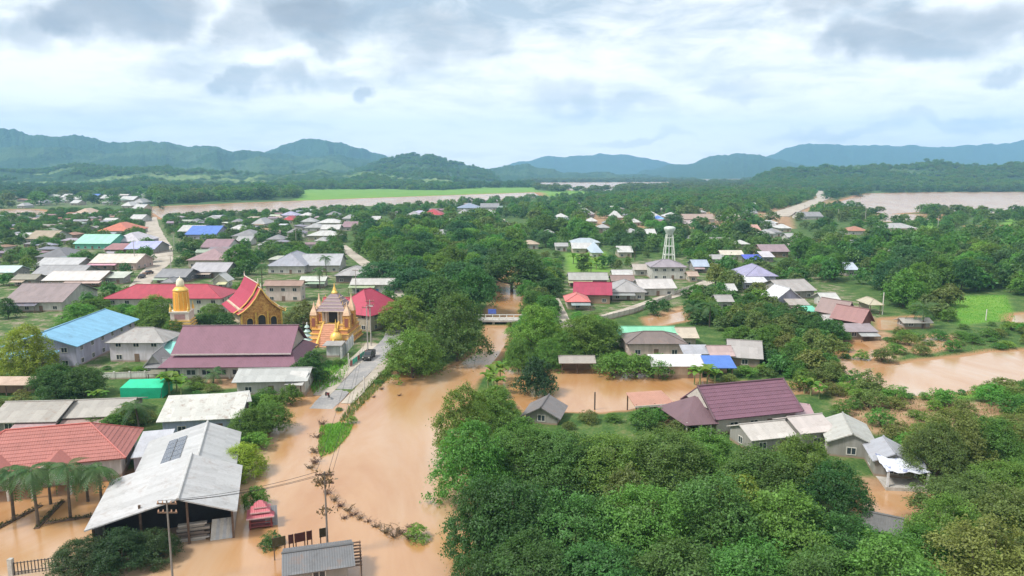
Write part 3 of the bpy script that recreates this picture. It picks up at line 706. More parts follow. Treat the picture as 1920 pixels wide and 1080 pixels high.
# --- right bank
house(1158,1272,612,629,(.20,.52,.34),WC_,'house with mint-green sheet roof behind the brown-roofed pink house','gable',h=3.4,pitch=.3)
house(1174,1290,621,645,(.17,.135,.125),(.64,.50,.45),'pink-walled house with brown hipped roof beside the pond','hip',h=3.4,nwin=3)
house(1272,1312,614,634,(.46,.40,.32),WC_,'cream block annex behind the pink-walled house','gable',h=3.0)
house(1282,1334,646,664,(.36,.37,.41),WG,'grey shed roof joining the pink-walled house','shed',h=3.0)
house(1332,1380,648,668,(.40,.30,.29),(.32,.20,.16),'brown plank-walled shed above the blue tarpaulin','gable',h=2.8)
house(1380,1446,638,672,(.34,.32,.31),(.30,.24,.2),'tumbledown grey-roofed shack among bushes near the blue tarpaulin','gable',h=2.4,rot=-15)
house(1222,1326,664,687,(.60,.60,.60),(.52,.42,.32),'long pond-side shed with white sheet awning','shed',h=2.6,pitch=.42,name='shed',cat='shed')
house(1325,1382,666,690,(.07,.17,.50),(.55,.42,.26),'pond-side shed covered with bright blue tarpaulin','shed',h=2.6,pitch=.42,name='shed',cat='shed',openf=True,roof='tarp')
house(1048,1118,667,681,(.34,.31,.28),WB,'open wooden hut on posts at the pond edge','gable',h=2.4,openf=True,name='hut',cat='hut')
house(985,1062,764,784,(.18,.165,.165),WG,'small grey gabled hut between pond and grove','gabley',h=1.7,D=7,rot=-14)
house(1060,1108,549,566,(.55,.16,.15),WC_,'small coral-red roofed kiosk below the crimson house','hip',h=2.8)
house(1078,1152,529,553,CRI,WB,'crimson-roofed house on the lane above the bridge','gable',h=3.2,rot=-6,pitch=.5)
house(1066,1142,511,525,(.33,.33,.31),(.22,.10,.09),'long grey-roofed house with dark red wall behind the crimson roof','gable',h=3.0)
house(1148,1188,506,516,WHT,WG,'small white roof beside the long grey-roofed house','gable')
house(1146,1192,516,527,(.24,.17,.15),WB,'brown-roofed shed behind the crimson house','gable')
house(1144,1214,525,548,(.31,.30,.30),WW,'grey-roofed house adjoining the crimson one','hip',h=3.0)
house(1196,1268,523,541,(.47,.45,.44),WW,'pale grey-roofed house with white walls on the lane','gable',h=3.0,rot=5)
house(1220,1290,486,501,(.27,.24,.27),WW,'white two-storey house with mauve-grey roof below the water tower','hip',h=5.2,nwin=4)
house(1188,1222,495,506,(.40,.36,.32),WW,'beige roof beside the two-storey white house','gable')
house(1300,1332,487,500,(.34,.40,.50),WG,'pale blue-grey shed roof near the water tower','gable')
house(1398,1460,496,518,(.29,.28,.42),WL,'lavender-blue hip-roofed house among trees','hip',h=4.2)
house(1388,1442,516,530,(.56,.57,.60),WL,'white awning roof fronting the lavender-blue house','shed',h=2.8)
house(1455,1528,524,546,(.33,.31,.30),WG,'grey-brown gabled house beside the white-fronted barn','gable',h=3.0,rot=12)
house(1446,1506,541,563,(.58,.59,.62),WL,'barn with white gable roof in the right-bank gardens','gabley',h=2.8,D=9,rot=10)
house(1428,1482,458,472,(.26,.19,.21),WB,'mauve-roofed house beside the blue awning','gable',h=3.2)
house(1398,1432,477,487,(.06,.09,.50),WG,'vivid blue awning among the right-bank trees','shed',h=2.6,openf=True,name='shelter',cat='shelter',roof='tarp')
house(1430,1454,471,482,(.48,.46,.50),WG,'pale lilac shed next to the blue awning','shed')
house(1543,1578,549,563,WHT,WW,'small white roof above the two brown gabled roofs','gable')
house(1560,1602,566,592,(.26,.185,.175),WB,'weathered mauve-brown gabled wooden house on the flooded lot','gabley',h=3.0,D=9,rot=32)
house(1592,1634,569,606,(.28,.14,.135),(.16,.07,.06),'reddish-brown gabled wooden house on the flooded lot','gabley',h=3.2,D=9,rot=32)
house(1546,1584,590,602,(.46,.44,.43),WW,'low white shed beside the brown gabled houses','gable',h=2.2)
house(1586,1648,606,622,(.29,.25,.27),WG,'low mauve-grey shed roof in front of the brown gabled houses','shed',h=2.2)
house(1630,1658,558,572,(.44,.40,.30),WC_,'open pavilion with cream roof beside the brown houses','hip',h=3.2,openf=True,name='pavilion',cat='pavilion')
house(1508,1534,573,584,(.14,.50,.36),WG,'small teal-green awning among right-bank trees','shed',h=2.0,openf=True,name='shelter',cat='shelter',roof='tarp')
house(1694,1752,596,606,(.36,.34,.31),WG,'half-submerged grey shed roof beside the flooded lot','gable',h=1.8)
house(1585,1612,492,506,(.40,.46,.54),WG,'pale blue roof showing between dense trees','gable',h=3.0)
house(1640,1712,965,1000,(.13,.13,.13),DGR,'dark roofed hut half hidden by the grove beside a muddy inlet','gable',h=2.4,rot=-30)
house(1344,1378,553,566,(.32,.31,.30),WW,'grey-roofed white cottage beside the coconut palms of the lane','gable',h=2.8)
house(1364,1384,532,545,WHT,WW,'narrow white hut between the lane and the lavender-blue house','gable',h=2.8)
house(1290,1312,509,518,(.40,.30,.24),WC_,'tan-roofed hut where the lane reaches the two-storey white house','gable',h=2.6)
house(812,848,430,442,LGR,WG,'lone grey-roofed house in a gap of the river wood','gable',h=3.0)
house(1480,1520,560,572,(.36,.33,.30),WG,'grey-brown shed roof between the white barn and brown houses','shed',h=2.4)
house(1660,1690,468,478,LGR,WG,'pale roof deep in the dense wood behind the field','gable',h=3.2)
# --- far houses: individuals, described by colour and neighbourhood
def fhs(lst, where, grp):
    for (u0, u1, vt, ve, c, cn) in lst:
        house(u0, u1, vt, ve, c, WW if c != WHT else WC_, f'small {cn}-roofed house {where}', 'gable' if (u0+vt) % 2 else 'hip', h=3.0, group=f'{cn} roofs {grp}', nwin=2)
fhs([(96,112,360,366,WHT,'white'),(112,128,363,370,WHT,'white'),(100,130,370,377,LGR,'grey'),(132,150,366,373,WHT,'white'),(150,180,363,370,BLU,'blue'),(130,146,375,381,WHT,'white'),(186,206,365,372,WHT,'white'),
     (190,206,374,380,LGR,'grey'),(222,250,367,375,WHT,'white'),(246,268,372,380,LGR,'grey'),(226,246,378,386,WHT,'white'),(246,268,383,391,WHT,'white'),(268,290,352,358,ORA,'orange'),(188,203,346,352,LGR,'grey'),(0,12,341,346,WHT,'white'),(30,46,380,386,LGR,'grey'),(8,22,356,362,BLU,'blue'),(66,82,374,380,GRY,'dull grey'),(256,276,362,368,GRY,'dull grey')], 'in the hamlet beyond the river', 'beyond the river')
fhs([(425,458,421,431,WHT,'white'),(432,482,430,443,GRY,'dull grey'),(440,470,443,452,LGR,'grey'),(470,498,408,420,LGR,'grey'),(522,556,396,404,LAV,'lavender'),(528,552,404,413,RED,'red'),(560,592,408,416,LGR,'grey'),(568,606,418,427,LGR,'grey'),
     (592,640,410,418,WHT,'white'),(574,636,432,442,WHT,'white'),(600,636,421,430,WHT,'white'),(640,682,415,426,MAU,'mauve'),(640,664,402,410,LGR,'grey'),(690,712,405,412,WHT,'white'),(536,560,428,436,GRY,'dull grey'),(498,530,440,449,GRY,'dull grey'),(480,505,452,460,LGR,'grey'),
     (560,586,398,404,WHT,'white'),(610,634,396,403,GRY,'dull grey'),(430,452,410,417,GRY,'dull grey'),(380,404,404,411,LGR,'grey'),(352,372,410,417,GRY,'dull grey'),(588,614,444,452,LGR,'grey'),(300,326,520,530,GRY,'dull grey')], 'in the village by the far river', 'in the village by the far river')
fhs([(788,830,388,403,RED,'red'),(826,858,410,418,WHT,'white'),(855,902,379,390,(.22,.27,.36),'slate-blue'),(900,936,381,389,GRY,'dull grey'),(880,906,392,402,SKY,'light blue'),(858,880,392,400,LGR,'grey'),(905,930,393,400,WHT,'white'),(760,786,396,404,LGR,'grey')], 'at the edge of the far green field', 'at the far green field')
fhs([(1084,1116,390,401,LGR,'grey'),(1100,1122,408,415,WHT,'white'),(1148,1168,394,408,WHT,'white'),(1208,1242,396,407,WHT,'white'),(1224,1248,404,410,BLU,'blue'),(1246,1278,398,406,WHT,'white'),(1282,1342,401,411,(.32,.24,.20),'brown'),(1168,1204,428,436,LGR,'grey'),(1212,1232,429,440,WHT,'white'),(1232,1256,408,415,SKY,'light blue'),
     (1070,1126,446,455,(.36,.42,.46),'blue-grey'),(1072,1112,455,466,WHT,'white'),(1108,1132,456,474,(.40,.48,.58),'pale blue'),(1158,1188,461,473,WHT,'white'),(1040,1066,455,462,LGR,'grey'),(1346,1372,402,409,LGR,'grey'),(1392,1428,421,432,(.46,.26,.22),'dusty red'),(1428,1458,415,424,LGR,'grey'),(1356,1392,398,406,CRM,'cream'),(1396,1422,391,400,GRY,'dull grey'),(1408,1434,380,387,WHT,'white'),(1430,1456,430,438,LGR,'grey'),(1352,1396,469,478,CRM,'cream'),(1328,1362,477,486,LGR,'grey'),(1480,1512,454,463,CRM,'cream'),(1460,1486,420,428,WHT,'white'),(974,1012,450,458,(.40,.32,.24),'tan'),(1016,1040,430,437,LGR,'grey'),(1262,1290,424,431,WHT,'white'),(1290,1318,440,448,LGR,'grey'),(1320,1350,420,427,GRY,'dull grey'),(1180,1205,410,417,WHT,'white'),(1120,1145,420,427,LGR,'grey'),(1040,1066,400,407,WHT,'white'),(1300,1326,392,398,LGR,'grey'),(1380,1408,450,458,WHT,'white'),(1440,1470,428,436,GRY,'dull grey'),(1420,1445,436,444,CRM,'cream')], 'among trees near the water tower', 'near the water tower')
fhs([(1660,1722,418,428,LGR,'grey'),(1700,1748,436,446,WHT,'white'),(1540,1622,449,457,LGR,'grey'),(1590,1632,424,433,(.34,.16,.10),'rust-brown'),(1500,1545,397,406,GRY,'dull grey'),(1580,1625,380,386,WHT,'white'),(1476,1496,437,445,LGR,'grey')], 'by the highway near the flooded lake', 'by the highway')

# more of the packed small roofs, set out along the same lots
def infill(px, spacing, seed, where, grp, near_sizes=(7, 13), keep=.7):
    g = random.Random(seed); A = GA(px); lo, hi = A.min(0), A.max(0); y = lo[1]
    pal = [(WHT,'white'),(LGR,'grey'),(LGR,'grey'),(GRY,'dull grey'),(GRY,'dull grey'),((.30,.15,.10),'rust-brown'),((.25,.17,.18),'mauve'),((.42,.36,.30),'tan')]
    while y < hi[1]:
        x = lo[0]
        while x < hi[0]:
            p = np.array([[x+g.uniform(-.35,.35)*spacing, y+g.uniform(-.35,.35)*spacing]]); x += spacing
            if g.random() > keep or not inside(p, A)[0] or land_sd(p)[0] < 6: continue
            if any(math.hypot(p[0,0]-f[0], p[0,1]-f[1]) < 5+max(f[2], f[3]) for f in FOOT) or any(segdist(p, C)[0] < w+6 for C, w in ROADS): continue
            c, cn = g.choice(pal); L = g.uniform(*near_sizes); D = L*g.uniform(.6,.85); kd = g.choice(('gable','gable','hip','shed'))
            build_house(p[0,0], p[0,1], L, D, g.uniform(2.6,3.4), D*(.17 if kd != 'shed' else .1), tuple(q*g.uniform(.8,1.15) for q in c), g.choice((WW,WG,WC_,WB)), f'small {cn}-roofed house {where}', kd, R(g.choice((0,0,90))+g.uniform(-14,14)), .5, group=f'{cn} roofs {grp}', nwin=2, near=False)
        y += spacing*1.25
FRONT[0] = .02
infill([(-60,400),(270,402),(270,520),(180,540),(-60,520)], 17, 1, 'in the street-side village', 'in the street-side village', (6,10.5), .75)
infill([(315,408),(640,396),(650,470),(620,500),(440,500),(330,500)], 18, 2, 'in the village by the far river', 'in the village by the far river', (6,10.5), .75)
infill([(660,396),(930,378),(960,395),(900,410),(700,420)], 30, 3, 'at the edge of the far green field', 'at the far green field', (9,15), .6)
infill([(1010,395),(1180,380),(1420,378),(1470,420),(1400,470),(1200,480),(1060,470)], 38, 4, 'among trees near the water tower', 'near the water tower', (9,16), .7)
infill([(0,358),(270,362),(270,380),(0,384)], 55, 5, 'in the hamlet beyond the river', 'beyond the river', (12,20), .6)
FRONT[0] = .13

# --- tile courses laid over a slope, each row a piece of its own
def courses(parent, quad, n, m, color, name='tile_course', proud=.05):
    """quad: eave-left, eave-right, ridge-right, ridge-left; rows overlap like tiles"""
    q = [Vector(p) for p in quad]
    nn = (q[1]-q[0]).cross(q[3]-q[0]).normalized()
    for i in range(n):
        a, b = i/n, min(1, (i+1.12)/n)
        A, B = q[0].lerp(q[3], a), q[1].lerp(q[2], a); C, D_ = q[1].lerp(q[2], b), q[0].lerp(q[3], b)
        mb = MB().slab([A+nn*(proud*1.6), B+nn*(proud*1.6), C+nn*proud*.55, D_+nn*proud*.55], .035)
        k = .93+.14*random.random()
        obj(name, mb, m, parent, color=tuple(c*k for c in color))
random.seed(3)
# --- coral-tiled house
def coral_house():
    rz = R(16); e = empty('house', (-61.8, 93.4, 0), rz); tag(e, 'coral-red tiled house with hipped roof behind the row of palms', 'house')
    L, D, h, rise = 20.5, 11.5, 3.1, 3.3; foot(-61.8, 93.4, L/2, D/2+2, rz)
    obj('wall', wall_mb('hip', L, D, h, rise, .8), M['wall'], e, color=(.62,.62,.64))
    r = obj('roof', roof_mb('hip', L, D, h, rise), M['tile'], e, color=COR)
    obj('ridge_cap', cap_mb('hip', L, D, h+.06, rise), M['plain'], r, color=(.45,.11,.09))
    a, b, k = L/2, D/2, L/2-D/2*.92
    courses(r, [(-a,-b,h),(a,-b,h),(k,0,h+rise),(-k,0,h+rise)], 11, M['tile'], COR)
    courses(r, [(a,-b,h),(a,b,h),(k+.02,.01,h+rise),(k+.02,-.01,h+rise)], 11, M['tile'], COR)
    # front porch wing with its own gable
    for x in (-4.6, 2.2):
        w = obj('porch_gable', roof_mb('gabley', 5.2, 5.0, h-.15, 1.5), M['tile'], e, (x, -b-.6, 0), color=COR)
        obj('verge', MB().slab([(-2.7,-2.55,h-.1),(-2.55,-2.6,h-.25),(0,-2.6,h+1.3),(0,-2.55,h+1.45)], .08).slab([(2.7,-2.55,h-.1),(2.55,-2.6,h-.25),(0,-2.6,h+1.3),(0,-2.55,h+1.45)], .08), M['plain'], w, color=(.7,.66,.6))
        for sx in (-2.1, 2.1): obj('post', MB().box(x+sx-.12, x+sx+.12, -b-2.7, -b-2.46, -.6, h+.1), M['plain'], e, color=(.6,.58,.55))
    for x in (-8, -1.2, 6.5): window(e, x, -b+.79, 1.6, 1.5, 1.2)
    door(e, 4.4, -b+.79)
    for y in (-2.5, 2): window(e, a-.79, y, 1.6, 1.3, 1.2, math.pi/2)
    x = build_house(-49.6, 96.6, 4.2, 8.5, 2.6, .7, (.42,.43,.47), WL, 'narrow grey-roofed annex wedged between coral house and white barn', 'shed', rz, .3)
coral_house()
# --- white barn
def barn():
    rz = R(17.5); P = Vector((-37.0, 72.6, 0)); e = empty('barn', P, rz); tag(e, 'big white-roofed barn standing in flood water, solar panels on its back section', 'barn')
    c = Vector((-37.0-math.sin(rz)*13, 72.6+math.cos(rz)*13)); foot(c.x, c.y, 7.6, 14.5, rz)
    def sec(name, x0, xr, x1, y0, y1, ze, zr, col):
        m = MB(); m.slab([(x0,y0,ze),(xr,y0,zr),(xr,y1,zr),(x0,y1,ze)], .14).slab([(xr,y0,zr),(x1,y0,ze),(x1,y1,ze),(xr,y1,zr)], .14)
        r = obj(name, m, M['tin'], e, color=col)
        obj('ridge_cap', MB().tube([(xr,y0-.1,zr+.03),(xr,y1+.1,zr+.03)], [.16,.16], 6), M['plain'], r, color=(.5,.5,.5)); return r
    sec('front_roof', -7.4, 1.6, 7.4, 0, 13.2, 3.5, 5.7, (.44,.44,.445))
    b = sec('back_roof', -5.4, 2.2, 6.6, 12.9, 27.4, 3.0, 5.0, (.42,.425,.43))
    w = MB().box(-6.8, 6.9, 1.2, 15, -.6, 3.45); [obj('side_wall', MB().box(x,x+.15,1.2,13,-.6,3.5), M['wall'], e, color=(.38,.36,.34)) for x in (-6.9, 6.75)]
    obj('back_wall', MB().box(-4.9, 6.1, 13.3, 26.9, -.6, 3.0), M['wall'], e, color=(.45,.43,.40))
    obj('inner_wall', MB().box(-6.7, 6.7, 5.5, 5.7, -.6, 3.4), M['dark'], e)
    for x in (-6.8, -2.3, 2.3, 6.8): obj('post', MB().box(x-.11, x+.11, .9, 1.12, -.6, 3.6+(2.0 if abs(x) < 3 else 0)*.75), M['wood'], e)
    random.seed(8)
    s0, s1 = Vector((-4.4+.4, 17.0, 3.37)), None
    sl = (5.0-3.0)/7.6
    for i in range(2):
        for j in range(6):
            x0 = -2.4+i*1.2; y0 = 13.7+j*1.72
            zz = lambda x: 3.0+(x+5.4)*sl
            m = MB().slab([(x0,y0,zz(x0)+.12),(x0+1.08,y0,zz(x0+1.08)+.12),(x0+1.08,y0+1.62,zz(x0+1.08)+.12),(x0,y0+1.62,zz(x0)+.12)], .05)
            obj('solar_panel', m, M['solar'], b)
    # boards, crates and sheets stored under the front gable
    names = [('timber_stack','stack of old boards under the barn gable'),('plastic_drum','grey storage drum under the barn gable'),('scrap_pile','heap of pale scrap sheets under the barn gable')]
    M_ = Matrix.Translation(P) @ Matrix.Rotation(rz, 4, 'Z')
    t = empty('timber_stack', M_ @ Vector((2.6, 1.9, 0)), rz); tag(t, 'stack of old boards under the barn gable', 'timber')
    for k in range(9):
        y = random.uniform(-.3,.3); obj('plank', MB().box(-1.5+random.uniform(-.2,.2), 1.5+random.uniform(-.3,.3), y-.25, y+.25, .02+k*.22, .2+k*.22), M['plain'], t, color=random.choice([(.3,.27,.24),(.18,.15,.13),(.42,.40,.37)]))
    for k in range(4):
        d = obj('storage_drum', MB().lathe([(.28,0),(.3,.05),(.3,.32),(.32,.35),(.3,.38),(.3,.66),(.32,.69),(.3,.72),(.3,.95),(.27,1.0)], 12), M['plain'], None, M_ @ Vector((-4+k*.95, 1.5+.3*(k % 2), 0)), 0, [(.25,.3,.38),(.1,.14,.3),(.34,.34,.34),(.25,.3,.38)][k]); tag(d, 'storage drum standing under the barn gable', 'drum', 'drums under the barn gable')
    t = empty('scrap_heap', M_ @ Vector((5.4, 1.7, 0)), rz); tag(t, 'heap of pale leaning scrap sheets at the barn corner post', 'scrap')
    for k in range(6):
        x = -1+k*.36; obj('sheet', MB().slab([(x,-.7,.0),(x+.5,-.7,.02),(x+.75,.5,1.9),(x+.2,.5,1.9)], .04), M['plain'], t, color=random.choice([(.42,.43,.45),(.3,.3,.3),(.5,.48,.44)]))
def solar_m():
    m, nt, p, out = mat('solar_cells'); oc = ocoord(nt)
    br = nd(nt, 'ShaderNodeTexBrick'); br.offset = 0; br.inputs['Scale'].default_value = 4; br.inputs['Color1'].default_value = (.035,.045,.07,1); br.inputs['Color2'].default_value = (.05,.055,.08,1)
    br.inputs['Mortar'].default_value = (.30,.31,.33,1); br.inputs['Mortar Size'].default_value = .035; nt.links.new(oc, br.inputs[0])
    nt.links.new(br.outputs[0], p.inputs['Base Color']); p.inputs['Roughness'].default_value = .2; return m
M['solar'] = solar_m()
barn()
# --- purple-tiled house on the right bank
def purple_house():
    rz = R(15.5); e = empty('house', (36.6, 113.0, 0), rz); tag(e, 'house with big purple-brown tiled roof above the foreground grove', 'house')
    L, D, h, rise = 15.5, 11.0, 3.0, 3.7; foot(36.6, 113, L/2+3, D/2+1, rz); a, b = L/2, D/2
    obj('wall', wall_mb('gable', L, D, h, rise, .8), M['wall'], e, color=(.55,.50,.46))
    r = obj('roof', roof_mb('gable', L, D, h, rise), M['tile'], e, color=PUR)
    courses(r, [(-a,-b,h),(a,-b,h),(a,0,h+rise),(-a,0,h+rise)], 9, M['tile'], PUR)
    obj('ridge_cap', MB().tube([(-a-.1,0,h+rise+.1),(a+.1,0,h+rise+.1)], [.17,.17], 6), M['plain'], r, color=(.12,.06,.08))
    obj('verge_cap', MB().tube([(-a,-b,h+.12),(-a,0,h+rise+.12)], [.14,.14], 6), M['plain'], r, color=(.11,.055,.075))
    obj('verge_cap', MB().tube([(a,-b,h+.12),(a,0,h+rise+.12)], [.14,.14], 6), M['plain'], r, color=(.11,.055,.075))
    # lower hipped skirt with a boxed gable on the west end
    s = obj('skirt_roof', MB().slab([(-a-4.6,-b+.6,2.4),(-a+.6,-b-.2,2.5),(-a+.6,-1.0,5.0),(-a-.6,0,5.2)], .14).slab([(-a-4.6,b-1,2.4),(-a-4.6,-b+.6,2.4),(-a-.6,0,5.2)], .14).slab([(-a+.6,b,2.5),(-a-4.6,b-1,2.4),(-a-.6,0,5.2),(-a+.6,1,5.0)], .14), M['tile'], e, color=(.145,.085,.10))
    g = obj('gable_board', MB().add([(-a-.02,-3.2,h+1.2),(-a-.02,3.2,h+1.2),(-a-.02,0,h+rise-.3),(-a-.1,-3.2,h+1.2),(-a-.1,3.2,h+1.2),(-a-.1,0,h+rise-.3)], [(0,1,2),(5,4,3),(0,3,4,1),(1,4,5,2),(2,5,3,0)]), M['plain'], e, color=(.5,.46,.42))
    for x, y in ((-a-4.1,-b+1.1),(-a-2.2,-b+.8),(-a-.4,-b+.5),(-a-4.1,b-1.5)): obj('post', MB().box(x-.1,x+.1,y-.1,y+.1,-.6,2.7), M['plain'], e, color=(.6,.58,.54))
    for x in (-4, -.5, 5.2): window(e, x, -b+.79, 1.6, 1.5, 1.2)
    door(e, 2.4, -b+.79)
    p = empty('lean_to', (46.2, 112.0, 0), R(-14)); tag(p, 'pinkish flat lean-to roof at the gable end of the purple house', 'lean-to'); foot(46.2,112,2.5,5)
    obj('roof', MB().slab([(-2.6,-4.6,2.5),(1.8,-4.6,2.2),(1.8,4.6,2.2),(-2.6,4.6,2.5)], .12), M['tin'], p, color=(.40,.26,.28))
    for x, y in ((-2.3,-4.2),(1.5,-4.2),(-2.3,4.2),(1.5,4.2)): obj('post', MB().box(x-.08,x+.08,y-.08,y+.08,-.5,2.3), M['wood'], p)
    obj('side_wall', MB().box(-2.0,1.4,-4.1,4.1,-.5,1.9), M['wall'], p, color=WG)
    q = empty('porch_roof', (23.0, 117.8, 0), R(12)); tag(q, 'terracotta porch roof on posts at the pond edge by the purple house', 'porch')
    obj('roof', MB().slab([(-3.6,-2.6,2.3),(3.4,-2.6,2.3),(3.2,2.6,3.0),(-3.2,2.6,3.0)], .14), M['tile'], q, color=(.42,.22,.16)); foot(23,117.8,4,3)
    for x, y in ((-3.2,-2.2),(0,-2.2),(3,-2.2),(-3,2.3),(3,2.3)): obj('post', MB().box(x-.09,x+.09,y-.09,y+.09,-.6,2.4 if y < 0 else 2.85), M['wood'], q)
    obj('fascia', MB().box(-3.6,3.4,-2.72,-2.62,2.0,2.34), M['plain'], q, color=(.6,.55,.48))
    build_house(36.6, 102.6, 7.6, 6.6, 2.5, 1.3, (.50,.47,.44), WG, 'cream sheet-roofed shed tucked against the purple-tiled house', 'gable', R(15), .4, rlabel=None)
    build_house(43.4, 104.2, 6.0, 7.0, 2.9, 1.4, (.50,.45,.43), WG, 'taller pinkish-white gabled shed beside the purple-tiled house', 'gable', R(15), .4)
    build_house(48.6, 101.5, 6.8, 9.5, 2.6, 1.5, (.42,.42,.39), WG, 'long greyish-green roofed shed stepping down toward the scrub', 'gabley', R(-16), .4)
    build_house(50.6, 93.5, 5.4, 6.6, 2.6, 1.3, (.36,.37,.41), WG, 'blue-grey roofed shed beside the white tarpaulin shelter', 'gabley', R(-14), .4)
    t = empty('tarpaulin_shelter', (50.3, 89.4, 0), R(-6)); tag(t, 'open shelter with rumpled white and blue tarpaulin over posts', 'shelter'); foot(50.3,89.4,3,2.4)
    m = MB(); n = 9
    for j in range(n):
        for i in range(n):
            m.v.append((-2.7+5.4*i/(n-1), -2.0+4*j/(n-1), 2.5+.8*j/(n-1)+.16*math.sin(i*1.9+j)+.1*math.sin(j*2.3)))
    for j in range(n-1):
        for i in range(n-1): m.f.append((j*n+i, j*n+i+1, (j+1)*n+i+1, (j+1)*n+i)); m.m.append(0)
    o = obj('tarpaulin', m, M['tarpw'], t, smooth=True); sm = o.modifiers.new('t', 'SOLIDIFY'); sm.thickness = .05
    for x, y in ((-2.4,-1.8),(2.4,-1.8),(-2.4,1.8),(2.4,1.8)): obj('post', MB().box(x-.12,x+.12,y-.12,y+.12,-.6,2.7 if y < 0 else 3.2), M['plain'], t, color=(.6,.62,.66))
    obj('floor_slab', MB().box(-2.6,2.6,-2,2,-.5,.45), M['concrete'], t)
def tarpw():
    m, nt, p, out = mat('rumpled_tarpaulin'); n1 = noise(nt, ocoord(nt), .8, 5, .7)
    nt.links.new(ramp(nt, n1, [(.42, (.62,.65,.72)), (.56, (.60,.62,.70)), (.60, (.22,.25,.40))]), p.inputs['Base Color']); p.inputs['Roughness'].default_value = .4; return m
M['tarpw'] = tarpw()
purple_house()

# --- temple compound
def temple_hall():
    P = Vector((-55.0, 145.4, 0)); e = empty('temple_hall', P, R(2)); tag(e, 'long temple hall with two-tier purple-brown roof and white walls', 'temple'); foot(P.x, P.y, 14, 10)
    L = 25.5
    obj('wall', MB().box(-L/2+1, L/2-1, -8.2, 8.2, -.5, 3.3), M['wall'], e, color=(.62,.60,.57))
    obj('clerestory', MB().box(-10.4, 10.4, -5.6, 5.6, 3.3, 5.0), M['wall'], e, color=(.40,.35,.33))
    col = (.19,.09,.125)
    lo = MB(); z0, z1 = 2.95, 5.0; a, a2, b, b2 = L/2+.4, 11.4, 9.3, 5.0
    for q in ([(-a,-b,z0),(a,-b,z0),(a2,-b2,z1),(-a2,-b2,z1)], [(a,-b,z0),(a,b,z0),(a2,b2,z1),(a2,-b2,z1)], [(a,b,z0),(-a,b,z0),(-a2,b2,z1),(a2,b2,z1)], [(-a,b,z0),(-a,-b,z0),(-a2,-b2,z1),(-a2,b2,z1)]): lo.slab(q, .15)
    obj('lower_roof', lo, M['tile'], e, color=col)
    u = obj('upper_roof', roof_mb('gable', 2*11.6, 13.4, 4.95, 4.2), M['tile'], e, color=col)
    obj('eave_board', MB().box(-11.6, 11.6, -6.78, -6.66, 4.72, 4.98), M['plain'], u, color=(.55,.48,.47))
    obj('ridge_cap', MB().tube([(-11.7,0,9.2),(11.7,0,9.2)], [.16,.16], 6), M['plain'], u, color=(.13,.07,.09))
    for s in (-1, 1):
        x = s*11.0
        obj('gable_wall', MB().add([(x,-6.3,4.9),(x,6.3,4.9),(x,0,8.8),(x-s*.2,-6.3,4.9),(x-s*.2,6.3,4.9),(x-s*.2,0,8.8)], [(0,1,2),(3,5,4),(0,3,4,1),(1,4,5,2),(2,5,3,0)]), M['wall'], e, color=(.5,.42,.38))
    for i in range(8):
        x = -10.2+i*2.92; window(e, x, -8.21, 1.7, 1.9, 1.1, 0, True, (.5,.5,.5))
        if i < 7: obj('pilaster', MB().box(x+1.3, x+1.6, -8.36, -8.19, -.4, 3.1), M['plain'], e, color=(.64,.61,.58))
temple_hall()
